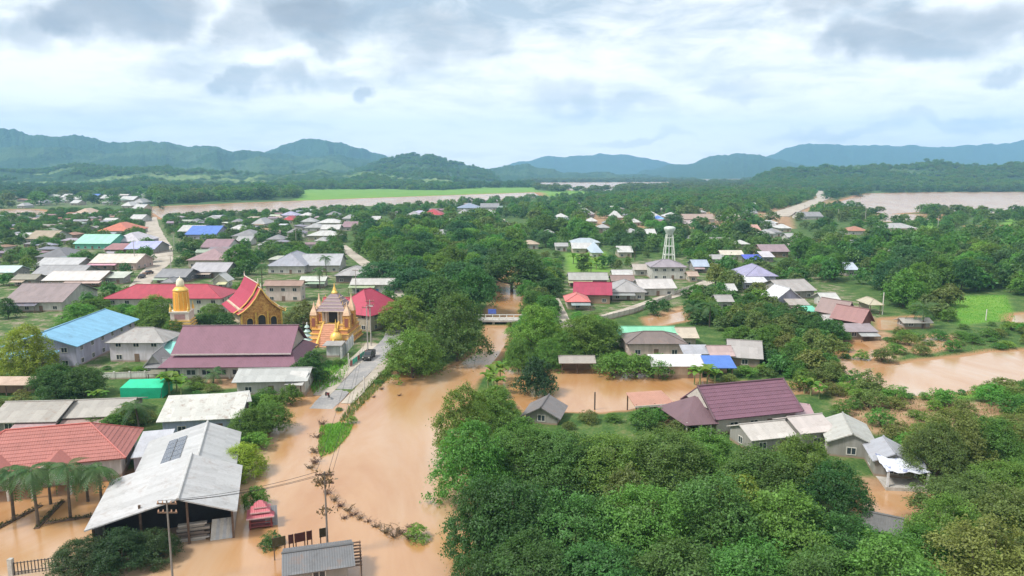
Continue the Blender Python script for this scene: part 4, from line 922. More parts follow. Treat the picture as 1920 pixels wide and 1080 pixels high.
def viharn():
    rz = R(31); P = Vector((-69.8, 194.2, 0)); e = empty('temple', P, rz); tag(e, 'temple with steep crimson roof and golden gable front', 'temple'); foot(P.x, P.y, 7, 11, rz)
    L = 19.5
    obj('wall', MB().box(-5.2, 5.2, -L/2+1.6, L/2-.6, -.4, 5.0), M['wall'], e, color=(.62,.5,.38))
    # curved steep slopes in two tiers, front tier lower and proud
    def tier(name, y0, y1, zt, ze, hw, col):
        prof = [(0, zt), (.22, .63), (.48, .34), (.75, .13), (1, 0)]
        pts = [(f*hw, (ze+(zt-ze)*g) if i else zt) for i, (f, g) in enumerate(prof)]
        m = MB()
        for s in (-1, 1):
            for k in range(4):
                (xa, za), (xb, zb) = pts[k], pts[k+1]
                m.slab([(s*xa,y0,za),(s*xa,y1,za),(s*xb,y1,zb),(s*xb,y0,zb)], .16)
        r = obj(name, m, M['tile'], e, color=col)
        bb = MB()
        for s in (-1, 1):
            bb.tube([(s*x, y0-.05, z+.08) for x, z in pts]+[(s*(hw+.35), y0-.05, ze+.5)], [.16]*5+[.05], 6)
        obj('bargeboard', bb, M['gold'], r)
        obj('ridge_cap', MB().tube([(0,y0-.1,zt+.08),(0,y1+.1,zt+.08)], [.14,.14], 6), M['plain'], r, color=(.6,.5,.42))
        for yy in (y0, y1): obj('ridge_finial', MB().tube([(0,yy,zt),(0,yy+(-.25 if yy == y0 else .25),zt+.7),(0,yy,zt+1.5)], [.16,.12,.03], 6), M['plain'], r, color=(.72,.66,.58))
        return pts
    tier('main_roof', -L/2+2.6, L/2, 11.2, 3.8, 6.6, (.36,.03,.065))
    pts = tier('front_roof', -L/2-.4, -L/2+2.9, 10.3, 3.9, 5.9, (.40,.05,.06))
    yf = -L/2+.25
    gm = MB(); g = [(-5.3,4.2)]+[(-x, z-.35) for x, z in pts[3:0:-1]]+[(0, 9.8)]+[(x, z-.35) for x, z in pts[1:4]]+[(5.3,4.2)]
    n = len(g); gm.add([(x,yf,z) for x, z in g]+[(x,yf+.25,z) for x, z in g], [tuple(range(n)), tuple(range(2*n-1,n-1,-1))]+[(i,i+n,(i+1) % n+n,(i+1) % n) for i in range(n)])
    obj('gable_front', gm, M['gable'], e)
    obj('front_wall', MB().box(-5.2, 5.2, yf+.1, yf+.4, -.4, 4.25), M['gable'], e)
    for x, w, h in ((-3.0,1.5,2.7),(0,1.9,3.3),(3.0,1.5,2.7)):
        am = MB(); p = [(-w/2,0),(w/2,0),(w/2,h*.7)]+[(w/2*math.cos(t), h*.7+w/2*math.sin(t)) for t in np.linspace(.3, math.pi-.3, 6)]+[(-w/2,h*.7)]
        k = len(p); am.add([(x+a,yf-.0,z+.1) for a, z in p]+[(x+a,yf+.12,z+.1) for a, z in p], [tuple(range(k)), tuple(range(2*k-1,k-1,-1))]+[(i,i+k,(i+1) % k+k,(i+1) % k) for i in range(k)])
        d = obj('arched_doorway', am, M['dark'], e, (0,-.06,0))
        obj('arch_trim', MB().tube([(x-w/2-.1,yf-.1,.1)]+[(x+(w/2+.1)*math.cos(t), yf-.1, h*.7+(w/2+.1)*math.sin(t)+.1) for t in np.linspace(math.pi, 0, 9)]+[(x+w/2+.1,yf-.1,.1)], [.1]*11, 5), M['gold'], d)
    for x in (-5.0,-1.5,1.5,5.0): obj('pillar', MB().lathe([(.3,-.3),(.26,.3),(.24,3.9),(.34,4.2)], 10, (x, yf-.25)), M['gold'], e)
    obj('steps', MB().box(-4,4,yf-2.2,yf,-.4,.25).box(-4,4,yf-1.5,yf,.25,.5), M['concrete'], e)
def gable_m():
    m, nt, p, out = mat('carved_gilded_gable'); oc = ocoord(nt); n1 = noise(nt, oc, 1.4, 6, .7); n2 = noise(nt, oc, 5, 3, .6)
    nt.links.new(ramp(nt, math_(nt,'ADD',math_(nt,'MULTIPLY',n1,.5),math_(nt,'MULTIPLY',n2,.5)), [(.38,(.28,.09,.03)),(.5,(.55,.27,.07)),(.62,(.72,.45,.13))]), p.inputs['Base Color'])
    p.inputs['Roughness'].default_value = .5; bump(nt, p, n2, .6, .15); return m
M['gable'] = gable_m()
viharn()
house(190,414,533,560,(.36,.045,.07),(.60,.60,.52),'long white two-storey temple building with crimson hipped roof','hip',h=5.2,rot=1,pitch=.42,name='temple_building',cat='temple',nwin=8)
def blue_hall():
    e = build_house(-96.5, 158.0, 15.5, 28, 5.0, 2.6, (.18,.40,.58), WL, 'large hall with sky-blue metal roof and lavender walls', 'gabley', R(3), .9, name='hall', cat='hall', nwin=3)
    e2 = obj('porch_roof', MB().slab([(-8.5,-16.5,3.2),(4,-16.5,3.2),(4,-13.6,4.2),(-8.5,-13.6,4.2)], .12), M['tin'], e, color=(.16,.36,.55))
blue_hall()
def chedi():
    P = Vector((-80.6, 175.5, 0)); e = empty('chedi', P, R(8)); tag(e, 'golden stepped chedi wrapped in orange with cream dome on top', 'chedi'); foot(P.x, P.y, 3.6, 3.6)
    z = -.3
    for k in range(7):
        w = 3.15-.15*k; h = .42
        obj('tier', MB().box(-w,w,-w,w,z,z+h), M['plain'], e, color=(.74,.64,.50))
        obj('tier_cornice', MB().box(-w-.22,w+.22,-w-.22,w+.22,z+h,z+h+.22), M['gold'], e); z += h+.26
    obj('plinth', MB().box(-2.15,2.15,-2.15,2.15,z,z+1.9), M['plain'], e, color=(.70,.60,.56))
    obj('niche', MB().box(-1.2,1.2,-2.21,-2.13,z+.25,z+1.5), M['plain'], e, color=(.38,.22,.22)); z += 1.9
    obj('plinth_cornice', MB().box(-2.35,2.35,-2.35,2.35,z,z+.3), M['plain'], e, color=(.72,.66,.58)); z += .3
    for sx in (-1,1):
        for sy in (-1,1): obj('corner_spire', MB().lathe([(.35,z),(.28,z+.5),(.32,z+.6),(.12,z+1.2),(.03,z+2.0)], 8, (sx*2.05, sy*2.05)), M['gold'], e)
    o = obj('drum', MB().lathe([(1.9,z),(1.85,z+.3),(1.75,z+4.4),(1.6,z+4.7)], 24), M['orange'], e, smooth=False)
    for k in range(12):
        t = 2*math.pi*k/12; obj('rib', MB().tube([(1.86*math.cos(t),1.86*math.sin(t),z+.1),(1.73*math.cos(t),1.73*math.sin(t),z+4.5)], [.12,.1], 5), M['gold'], o)
    z += 4.7
    obj('collar', MB().lathe([(1.7,z),(1.85,z+.2),(1.65,z+.5),(1.25,z+.9),(.95,z+1.1)], 20), M['gold'], e, smooth=True)
    obj('dome', MB().lathe([(.9,z+1.1),(.95,z+1.6),(.9,z+2.2),(.75,z+2.7),(.45,z+3.0),(.12,z+3.2),(.03,z+3.6)], 18), M['plain'], e, color=(.78,.70,.52), smooth=True)
M['orange'] = colored('orange_cloth', (.80,.36,.04), .6, .2, .7, 0, True)
chedi()
def ornate():
    P = Vector((-42.2, 171.5, 0)); e = empty('ornate_shrine_hall', P, R(-4)); tag(e, 'ornate golden shrine hall with stacked dark tiered roof and stairs', 'temple'); foot(P.x, P.y, 6, 8)
    z = -.3
    for k in range(5):
        w = 5.2-.32*k; obj('terrace', MB().box(-w,w,-6.4+.55*k,5,z,z+.85), M['plain'], e, color=((.62,.30,.16) if k % 2 else (.74,.48,.26)))
        obj('terrace_trim', MB().box(-w-.12,w+.12,-6.52+.55*k,5.1,z+.85,z+1.0), M['gold'], e); z += 1.0
    s = MB()
    for k in range(12): s.box(-1.5,1.5,-9.4+.42*k,-3.5,-.3+k*.42,-.3+(k+1)*.42)
    obj('stairway', s, M['plain'], e, color=(.66,.36,.24))
    for sx in (-1,1): obj('balustrade', MB().tube([(sx*1.8,-9.6,.5),(sx*1.8,-6,3.0),(sx*1.8,-3.2,5.2)], [.3,.26,.26], 7), M['gold'], e)
    obj('sanctum', MB().box(-2.6,2.6,-1.4,4,z,z+3.2), M['plain'], e, color=(.62,.5,.40))
    obj('doorway', MB().box(-1.1,1.1,-1.46,-1.38,z,z+2.5), M['dark'], e)
    for x in (-2.2,-1.45,1.45,2.2): obj('column', MB().lathe([(.26,z),(.2,z+.3),(.19,z+2.8),(.3,z+3.1)], 10, (x,-2.4)), M['plain'], e, color=(.74,.68,.62))
    zr = z+3.1
    for k in range(5):
        w = 3.7-.55*k; m = MB(); w2 = w-.75; h = .75
        for q in ([(-w,-w,zr),(w,-w,zr),(w2,-w2,zr+h),(-w2,-w2,zr+h)],[(w,-w,zr),(w,w,zr),(w2,w2,zr+h),(w2,-w2,zr+h)],[(w,w,zr),(-w,w,zr),(-w2,w2,zr+h),(w2,w2,zr+h)],[(-w,w,zr),(-w,-w,zr),(-w2,-w2,zr+h),(-w2,w2,zr+h)]): m.slab(q, .1)
        t = obj('tier_roof', m, M['tile'], e, color=(.21,.15,.17))
        obj('tier_trim', MB().box(-w,w,-w-.06,-w+.06,zr-.14,zr+.04).box(-w-.06,-w+.06,-w,w,zr-.14,zr+.04).box(w-.06,w+.06,-w,w,zr-.14,zr+.04), M['plain'], t, color=(.62,.52,.46))
        for sx in (-1,1): obj('corner_finial', MB().tube([(sx*w,-w,zr),(sx*(w+.2),-w-.2,zr+.35),(sx*(w+.15),-w-.15,zr+.8)], [.09,.07,.02], 5), M['gold'], t)
        zr += .72
    obj('spire', MB().lathe([(.7,zr-.1),(.75,zr+.3),(.4,zr+.8),(.45,zr+.95),(.18,zr+1.6),(.04,zr+2.6)], 10), M['gold'], e)
    for sx in (-1,1):
        for y, hh in ((-3.6,1.0),(0.2,1.25)):
            m = MB(); x = sx*3.9; m.box(x-.85,x+.85,y-.7,y+.7,z-1,z+2.2*hh)
            p = obj('side_chapel', m, M['gable'], e)
            obj('niche', MB().box(x-.4,x+.4,y-.76,y-.68,z-.5,z+1.5*hh), M['plain'], p, color=(.30,.10,.07))
            obj('chapel_spire', MB().lathe([(1.15,z+2.2*hh),(.95,z+2.9*hh),(.55,z+3.7*hh),(.3,z+4.2*hh),(.04,z+5.4*hh)], 4, (x,y), 0, math.pi/4), M['plain'], p, color=(.74,.50,.34))
    def stupa(u, v, sc, label):
        q = G(u, v); c = empty('gold_stupa', q); tag(c, label, 'stupa'); foot(q.x, q.y, 2*sc, 2*sc)
        obj('base', MB().lathe([(1.9*sc,-.3),(1.9*sc,.35*sc),(1.6*sc,.4*sc),(1.6*sc,.8*sc),(1.3*sc,.85*sc),(1.3*sc,1.3*sc)], 8, ph=.39), M['plain'], c, color=(.78,.62,.34))
        obj('bell', MB().lathe([(1.2*sc,1.3*sc),(1.15*sc,1.8*sc),(.9*sc,2.4*sc),(.5*sc,2.75*sc),(.3*sc,2.9*sc)], 14), M['gold'], c, smooth=True)
        obj('spire', MB().lathe([(.45*sc,2.88*sc),(.4*sc,3.1*sc),(.2*sc,3.6*sc),(.22*sc,3.7*sc),(.03*sc,5.2*sc)], 10), M['gold'], c)
    stupa(602, 632, 1.5, 'larger golden stupa with red base below the ornate shrine stairs')
    stupa(631, 650, 1.25, 'smaller golden stupa behind the white block shed')
ornate()
house(600,652,556,582,(.36,.05,.065),WC_,'crimson roof wing behind the stacked dark shrine roof','gable',h=4.2,D=8,pitch=.7,name='temple_building',cat='temple')
build_house(-37.6, 187.5, 13.5, 15, 4.6, 5.4, (.37,.035,.075), WC_, 'crimson hipped temple building beside the lamp poles', 'hip', R(-28), .7, name='temple_building', cat='temple', roof='tile')
house(604,640,643,648,(.34,.33,.32),(.68,.68,.70),'white block shed with flat roof below the golden stupa','shed',h=3.1,D=4,pitch=.05,nwin=0,name='shed',cat='shed')
house(566,606,598,606,(.4,.3,.25),(.45,.16,.10),'small red-fronted pavilion left of the golden shrine stairs'.replace('left of','beside'),'gable',h=2.6,openf=True,name='pavilion',cat='pavilion')
# tiered pale green pagoda ornament beside the hall end
q = G(578, 668); e = empty('tiered_pagoda', q); tag(e, 'pale green tiered umbrella pagoda at the end of the purple-brown hall', 'pagoda'); foot(q.x, q.y, 1.5, 1.5)
obj('post', MB().lathe([(.2,-.3),(.12,7.6)], 8), M['plain'], e, color=(.7,.7,.68))
for k in range(7):
    w = 1.6-.17*k; obj('tier', MB().lathe([(w,.8+k*.95),(w*.5,1.25+k*.95),(w*.25,1.3+k*.95)], 12), M['plain'], e, color=(.42,.56,.52))

# ------------------------------------------------------------------ walls, poles, bridge, vehicles, small things
def wall_run(px, label, panel=2.6, h=1.7, color=(.66,.62,.57), name='compound_wall', cap=(.5,.46,.42), skip=()):
    A = GA(px); e = empty(name, (*A[0], 0)); tag(e, label, 'wall'); o = Vector((*A[0], 0)); c = 0
    for a, b in zip(A[:-1], A[1:]):
        d = b-a; L = np.hypot(*d); n = max(1, round(L/panel)); rz = math.atan2(d[1], d[0]); s = L/n
        pan = MB().box(.12, s-.12, -.06, .06, -.5, h).mesh('panel', [M['wall']]); cp = MB().box(.1, s-.1, -.1, .1, h, h+.1).mesh('coping', [M['plain']]); po = MB().box(-.14, .14, -.14, .14, -.5, h+.25).mesh('post', [M['wall']])
        for i in range(n+1):
            p = a+d*i/n; loc = Vector((*p, 0))-o
            obj('post', po, [], e, loc, rz, color)
            if i < n and c not in skip:
                w = obj('panel', pan, [], e, loc, rz, color); obj('coping', cp, [], w, color=cap)
            c += 1
    ROADS.append((A, .8)); return e
wall_run([(186,716),(330,712),(548,702)], 'white plastered compound wall running along the temple hall', color=(.76,.74,.71))
wall_run([(1128,606),(1190,590),(1258,562)], 'white boundary wall along the lane below the crimson-roofed house', h=1.8, color=(.56,.52,.46))
wall_run([(1262,556),(1292,546)], 'short white wall end beside the concrete lane', h=1.6, color=(.6,.57,.5))
def pole(u, vb, vt, label, arms=2, r=.15, color=(.42,.39,.36), lamp=False, group=None, m='plain', vines=False):
    P = G(u, vb); h = max(PZ(u, vt, P.y), 2.5); e = empty('power_pole', P); tag(e, label, 'pole', group)
    obj('shaft', MB().tube([(0,0,-1),(0,0,h)], [r,r*.62], 8), M[m], e, color=color)
    for k in range(arms):
        z = h-.35-k*.9; a = obj('crossarm', MB().box(-.95,.95,-.06,.06,z-.06,z+.06), M['wood'], e)
        for x in (-.85,-.4,.4,.85): obj('insulator', MB().lathe([(.05,z+.06),(.08,z+.12),(.05,z+.2),(.07,z+.25),(.02,z+.3)], 6, (x,0)), M['plain'], a, color=(.5,.3,.2))
    if lamp:
        a = obj('lamp_arm', MB().tube([(0,0,h-.2),(.5,-.3,h+.2),(1.2,-.8,h+.2)], [.05,.04,.04], 6), M['metal'], e)
        obj('lamp_head', MB().box(1.0,1.55,-1.0,-.75,h+.1,h+.24), M['plain'], a, color=(.6,.6,.6))
    return e, P, h
e1, P1, h1 = pole(615, 1043, 884, 'weathered power pole standing in flood water, dry creepers at its crossarms', r=.13, color=(.22,.19,.17))
e2, P2, h2 = pole(325, 1100, 938, 'bare power pole in front of the big white barn', r=.12, color=(.2,.19,.18))
random.seed(12)
cr = MB()
for k in range(150):
    z = random.choice([h1-.5, h1-1.2, h1-4.2]); p = Vector((random.gauss(0,.55), random.gauss(0,.2), z+random.gauss(0,.35))); s = random.uniform(.08,.2)
    q = Vector((random.uniform(-1,1), random.uniform(-1,1), random.uniform(-1,1))).normalized(); w = q.orthogonal().normalized()*s*.5
    cr.add([p-w, p+w, p+w*.6+q*s*2, p-w*.6+q*s*2], [(0,1,2,3)])
obj('creeper', cr, M['dry'], e1) if 'dry' in M else None
e3, P3, h3 = pole(690, 664, 574, 'paired lamp pole by the temple gate, bearing a street lamp', 1, lamp=True)
e4, P4, h4 = pole(696, 652, 562, 'lamp pole behind the temple gate pole', 2)
for (u, vb, vt, lb) in ((683,738,706,'white marker post on the river shoulder'), (654,690,662,'white flag post beside the green temple fence'), (1848,604,580,'white post standing in the bright green field'), (1654,592,548,'white pole beside the open cream pavilion'), (1115,768,735,'thin dark stake standing in the pond')):
    P = G(u, vb); h = PZ(u, vt, P.y); o = obj('marker_post', MB().tube([(0,0,-.6),(0,0,h*.97),(0,0,h)], [.13,.12,.08], 8), M['plain'], None, P, color=(.62,.6,.56) if 'white' in lb else (.08,.07,.06)); tag(o, lb, 'post')
for i, (u, vb, vt) in enumerate(((1571,416,392),(1622,418,390),(1758,432,405),(1545,398,380),(1508,402,384))): pole(u, vb, vt, 'slender concrete power pole by the highway and lake', 1, .22, group='highway power poles')
for i, (u, vb, vt) in enumerate(((254,505,452),(327,470,436),(322,520,478),(668,560,505),(556,470,430))): pole(u, vb, vt, 'grey concrete power pole along the village lanes', 1, .16, group='village power poles')
def wire(a, b, sag, label):
    a, b = Vector(a), Vector(b); pts = [a.lerp(b, t)-Vector((0,0,sag*4*t*(1-t))) for t in np.linspace(0, 1, 18)]
    o = obj('power_line', MB().tube(pts, [.022]*18, 4), M['rubber']); tag(o, label, 'cable', 'power lines at the flooded street')
for x in (-.85, .4, .85):
    wire(P1+Vector((x,0,h1-.05)), P2+Vector((x,0,h2-.05)), .5, 'thin power line slung between the two poles in the flood')
    wire(P1+Vector((x,0,h1-.05)), P3+Vector((x,0,h3-.05)), 1.8, 'thin power line running from the creeper pole to the temple')
# bridge
Bc = G(948, 607); e = empty('bridge', (Bc.x, Bc.y, 0)); tag(e, 'low concrete bridge with white railing over the muddy river', 'bridge'); foot(Bc.x, Bc.y, 8, 3)
obj('deck', MB().box(-7.5,8,-2.2,2.2,.9,1.35), M['concrete'], e)
for x in (-3.2, 3.4): obj('pier', MB().box(x-.3,x+.3,-1.8,1.8,-1,.92), M['concrete'], e)
for y in (-2.1, 2.1):
    obj('rail', MB().box(-7.5,8,y-.07,y+.07,1.95,2.1), M['plain'], e, color=(.66,.65,.62))
    for k in range(9): obj('rail_post', MB().box(-7.4+k*1.9,-7.2+k*1.9,y-.09,y+.09,1.35,1.97), M['plain'], e, color=(.66,.65,.62))
p = G(926, 596); e = empty('sign_board', (p.x-.4, p.y-3.0, 1.35)); tag(e, 'blue board standing on the bridge', 'sign')
obj('board', MB().box(-1.1,1.1,-.05,.05,.4,1.7), M['plain'], e, color=(.10,.16,.55))
for x in (-.9,.9): obj('leg', MB().box(x-.05,x+.05,.05,.13,0,1.6), M['metal'], e)
# water tower
P = G(1253, 509); h = PZ(1253, 424, P.y); e = empty('water_tower', P); tag(e, 'white water tower with champagne-shaped tank on open legs', 'water tower'); foot(P.x, P.y, 4, 4)
obj('tank', MB().lathe([(.9,h-3.9),(1.2,h-3.3),(2.0,h-1.8),(2.35,h-1.1),(2.3,h-.6),(1.5,h-.15),(.2,h)], 20), M['plain'], e, color=(.50,.56,.52), smooth=True)
hb = h-3.6
for sx in (-1,1):
    for sy in (-1,1): obj('leg', MB().tube([(sx*2.5,sy*2.5,-.5),(sx*1.1,sy*1.1,hb+.3)], [.3,.24], 8), M['plain'], e, color=(.58,.62,.56))
for k in range(1, 5):
    z = hb*k/4.3; w = 2.5-1.4*z/hb
    for q in range(4):
        c_, s_ = math.cos(q*math.pi/2), math.sin(q*math.pi/2); t = lambda x, y: (x*c_-y*s_, x*s_+y*c_, z)
        obj('brace', MB().tube([t(-w,-w), t(w,-w)], [.18,.18], 6), M['plain'], e, color=(.58,.62,.56))
obj('riser_pipe', MB().tube([(0,0,-.5),(0,0,h-3.6)], [.25,.25], 8), M['plain'], e, color=(.52,.56,.52))
# green tarpaulin tent
a, b = G(226, 752), G(300, 752); e = empty('tarpaulin_tent', ((a.x+b.x)/2, a.y+2.6, 0), R(6)); tag(e, 'bright green tarpaulin tent beside banana plants', 'tent'); foot(e.location.x, e.location.y, 4, 3.4)
w = (b.x-a.x)/2
m = MB().slab([(-w,-2.6,2.5),(w,-2.6,2.3),(w*.95,.0,3.3),(-w*.8,.0,3.3)], .06).slab([(w*.95,0,3.3),(w,2.8,2.4),(-w*.7,2.8,2.4),(-w*.8,0,3.3)], .06)
obj('roof_sheet', m, M['tarp'], e, color=(.02,.52,.28))
obj('front_sheet', MB().slab([(-w,-2.62,.35),(w*.9,-2.5,.35),(w,-2.63,2.32),(-w,-2.63,2.48)], .05), M['tarp'], e, color=(.015,.43,.24))
obj('side_sheet', MB().slab([(w-.05,-2.6,.3),(w-.05,2.7,.3),(w,2.7,2.4),(w,0,3.2),(w,-2.6,2.3)], .05), M['tarp'], e, color=(.015,.43,.24))
for x, y in ((-w+.1,-2.5),(w-.15,-2.5),(-w*.7,2.7),(w-.15,2.7)): obj('pole', MB().tube([(x,y,-.4),(x,y,2.45)], [.05,.05], 6), M['metal'], e)
# green cloth fence at the temple corner
A = GA([(656,692),(672,680),(688,668)]); e = empty('cloth_fence', (*A[0],0)); tag(e, 'green cloth fence on white posts by the temple roadside', 'fence')
for i in range(8):
    p = A[0]+(A[2]-A[0])*i/7-A[0]; q = A[0]+(A[2]-A[0])*(i+1)/7-A[0]
    obj('post', MB().box(p[0]-.06,p[0]+.06,p[1]-.06,p[1]+.06,-.3,1.9), M['plain'], e, color=(.66,.66,.64))
    if i < 7: obj('cloth', MB().add([(*p,.2),(*q,.2),(*q,1.6),(*p,1.6),(p[0]+.03,p[1]+.05,.2),(q[0]+.03,q[1]+.05,.2),(q[0]+.03,q[1]+.05,1.6),(p[0]+.03,p[1]+.05,1.6)], [(0,1,2,3),(7,6,5,4),(3,2,6,7),(0,4,5,1)]), M['tarp'], e, color=(.03,.50,.32) if i % 3 else (.35,.09,.07))
# grey picket fence in front of the shrine
A = GA([(640,676),(662,650)]); e = empty('picket_fence', (*A[0],0)); tag(e, 'grey picket fence of tall pointed boards before the shrine', 'fence')
for i in range(16):
    p = (A[1]-A[0])*i/15; obj('picket', MB().box(p[0]-.2,p[0]+.2,p[1]-.05,p[1]+.05,-.3,2.5).add([(p[0]-.2,p[1],2.5),(p[0]+.2,p[1],2.5),(p[0],p[1],3.1)], [(0,1,2)]), M['plain'], e, color=(.36,.38,.41) if i % 3 else (.56,.56,.56))
# parked pickup
def pickup(u, v, rz, label, col):
    P = G(u, v, .5); e = empty('pickup_truck', P, rz); tag(e, label, 'truck'); foot(P.x, P.y, 2, 2.8)
    obj('body', MB().add([(-.85,-2.5,.45),(.85,-2.5,.45),(.85,2.5,.45),(-.85,2.5,.45),(-.85,-2.5,1.0),(.85,-2.5,1.0),(.85,2.4,1.05),(-.85,2.4,1.05)], [(3,2,1,0),(4,5,6,7),(0,1,5,4),(1,2,6,5),(2,3,7,6),(3,0,4,7)]), M['plain'], e, color=col)
    c = obj('cab', MB().add([(-.8,-1.3,1.0),(.8,-1.3,1.0),(.8,.7,1.0),(-.8,.7,1.0),(-.65,-.7,1.65),(.65,-.7,1.65),(.65,.5,1.65),(-.65,.5,1.65)], [(4,5,6,7),(0,1,5,4),(1,2,6,5),(2,3,7,6),(3,0,4,7)]), M['plain'], e, color=col)
    obj('windscreen', MB().slab([(-.68,-1.24,1.1),(.68,-1.24,1.1),(.6,-.77,1.58),(-.6,-.77,1.58)], .02), M['glass'], c, (0,-.03,.02))
    for s in (-1,1): obj('side_window', MB().add([(s*.80,-.95,1.12),(s*.80,.5,1.12),(s*.69,.4,1.56),(s*.69,-.6,1.56)], [(0,1,2,3)]), M['glass'], c, (s*.02,0,0))
    obj('bed', MB().box(-.75,.75,.85,2.35,1.02,1.07), M['dark'], e)
    obj('bed_wall', MB().box(-.85,-.75,.8,2.45,1.05,1.45).box(.75,.85,.8,2.45,1.05,1.45).box(-.75,.75,2.37,2.46,1.05,1.45), M['plain'], e, color=col)
    for s in (-1,1):
        obj('headlight', MB().box(s*.65-.15,s*.65+.15,-2.54,-2.48,.75,.92), M['plain'], e, color=(.7,.7,.66))
        for y in (-1.6,1.5):
            w = obj('wheel', MB().lathe([(.2,-.11),(.36,-.1),(.38,0),(.36,.1),(.2,.11)], 14), M['rubber'], e, (s*.82,y,.36)); w.rotation_euler = (0,R(90),0)
            obj('rim', MB().lathe([(.18,-.125),(.18,.125)], 10), M['metal'], w)
pickup(692, 672, R(-4), 'dark pickup truck parked beside the temple road', (.05,.05,.05))
pickup(742, 672, R(160), 'brown pickup truck under the riverside trees', (.13,.06,.045))
def motorbike(u, v, rz):
    P = G(u, v, .45); e = empty('motorbike', P, rz); tag(e, 'motorbike parked on the concrete apron above the flood', 'motorbike')
    for y in (-.62,.62):
        w = obj('wheel', MB().lathe([(.2,-.05),(.3,-.04),(.3,.04),(.2,.05)], 14), M['rubber'], e, (0,y,.3)); w.rotation_euler = (0,R(90),0)
    obj('frame', MB().tube([(0,-.62,.3),(0,-.5,.75),(0,-.1,.5),(0,.35,.55),(0,.62,.3)], [.05,.06,.12,.1,.05], 7), M['plain'], e, color=(.12,.03,.03))
    obj('seat', MB().box(-.12,.12,-.1,.6,.68,.8), M['rubber'], e); obj('handlebar', MB().tube([(-.33,-.42,1.0),(0,-.5,.95),(.33,-.42,1.0)], [.025]*3, 6), M['metal'], e)
    obj('leg_shield', MB().box(-.2,.2,-.46,-.4,.3,.85), M['plain'], e, color=(.3,.04,.04))
motorbike(614, 744, R(40))
# pink tiered spirit shrine on posts with leaning sheet
P = G(490, 984); e = empty('shrine_pavilion', P, R(17)); tag(e, 'pink tiered pavilion on red posts standing in the flood', 'pavilion'); foot(P.x, P.y, 2, 2)
for x in (-1.15,1.15):
    for y in (-.9,.9): obj('post', MB().box(x-.09,x+.09,y-.09,y+.09,-.8,1.5), M['plain'], e, color=(.20,.035,.035))
obj('floor', MB().box(-1.3,1.3,-1.05,1.05,.25,.36), M['plain'], e, color=(.22,.05,.05))
for k, (w, z) in enumerate(((1.5,1.45),(1.1,1.95),(.72,2.4))):
    obj('tier_roof', roof_mb('hip', 2*w, 1.7*w, z, .62), M['tin'], e, color=(.50,.12,.15)); obj('tier_trim', MB().box(-w,w,-.86*w,-.82*w,z-.12,z+.02), M['plain'], e, color=(.62,.4,.4))
for y in (-1.0,1.0): obj('railing', MB().box(-1.15,1.15,y-.04,y+.04,.75,.85), M['plain'], e, color=(.24,.05,.05))
P = G(508, 985); e = empty('metal_sheet', P, R(17)); tag(e, 'grey corrugated sheet leaning upright beside the pink pavilion', 'sheet')
obj('panel', MB().slab([(-.6,-.3,-.5),(.75,-.3,-.5),(.75,.6,2.1),(-.6,.6,2.1)], .06), M['tin'], e, color=(.24,.25,.27)); obj('prop', MB().tube([(.1,1.2,-.6),(.1,.6,1.6)], [.05,.05], 6), M['wood'], e)
# grey-roofed house at the water, with open window frames and steps of slats
house(516,650,1036,1072,(.15,.155,.165),WG,'corrugated dark grey roof standing low in the flooded street','gable',h=2.2,rot=16,pitch=.34,D=5.4,name='shed',cat='shed')
B0, B1 = G(512, 1052, 0), G(614, 1030, 0); e = empty('notice_boards', B0); tag(e, 'row of dark boards on thin posts behind the dark grey roof', 'sign board')
dd = B1-B0
for k, (f0, f1, c) in enumerate(((.0,.24,(.05,.05,.02)),(.29,.38,(.06,.02,.02)),(.40,.60,(.07,.02,.015)),(.62,.72,(.07,.02,.015)),(.86,1.0,(.03,.03,.015)))):
    p, q = dd*f0, dd*f1
    o = obj('board', MB().add([(p.x,p.y,1.5),(q.x,q.y,1.5),(q.x,q.y,2.5),(p.x,p.y,2.5),(p.x,p.y+.06,1.5),(q.x,q.y+.06,1.5),(q.x,q.y+.06,2.5),(p.x,p.y+.06,2.5)], [(0,1,2,3),(7,6,5,4),(3,2,6,7),(0,4,5,1),(1,5,6,2),(4,0,3,7)]), M['plain'], e, color=c)
    for s in (p.lerp(q,.1), p.lerp(q,.9)): obj('post', MB().box(s.x-.05,s.x+.05,s.y+.07,s.y+.15,-.6,2.5), M['wood'], e)
e = empty('slatted_rack', G(660,1068), R(14)); tag(e, 'dark slatted wooden rack beside the low grey roof', 'rack')
for k in range(8): obj('slat', MB().box(-.9,1.0,-1.6+k*.42,-1.38+k*.42,1.2+k*.13,1.28+k*.13), M['wood'], e)
for x in (-.8,.9): obj('rail', MB().tube([(x,-1.7,1.1),(x,1.7,2.15)], [.06,.06], 6), M['wood'], e); 
for x in (-.8,.9):
    for y, z in ((-1.6,1.15),(1.6,2.1)): obj('leg', MB().box(x-.05,x+.05,y-.05,y+.05,-.6,z), M['wood'], e)
# iron gate at the flooded yard
A0, A1 = G(28, 1078), G(118, 1066); e = empty('iron_fence', A0); tag(e, 'dark iron fence with upright bars at the flooded yard entrance', 'fence')
d = A1-A0
for k in range(15):
    p = d*(k/14); obj('bar', MB().box(p.x-.035,p.x+.035,p.y-.035,p.y+.035,-.5,1.35), M['plain'], e, color=(.05,.045,.045))
for z in (.3, 1.25): obj('rail', MB().tube([(0,0,z),(d.x,d.y,z)], [.045,.045], 6), M['plain'], e, color=(.05,.045,.045))
for p in (Vector((-.3,0,0)), d+Vector((.3,0,0))): obj('pillar', MB().box(p.x-.22,p.x+.22,p.y-.22,p.y+.22,-.6,1.75), M['concrete'], e)
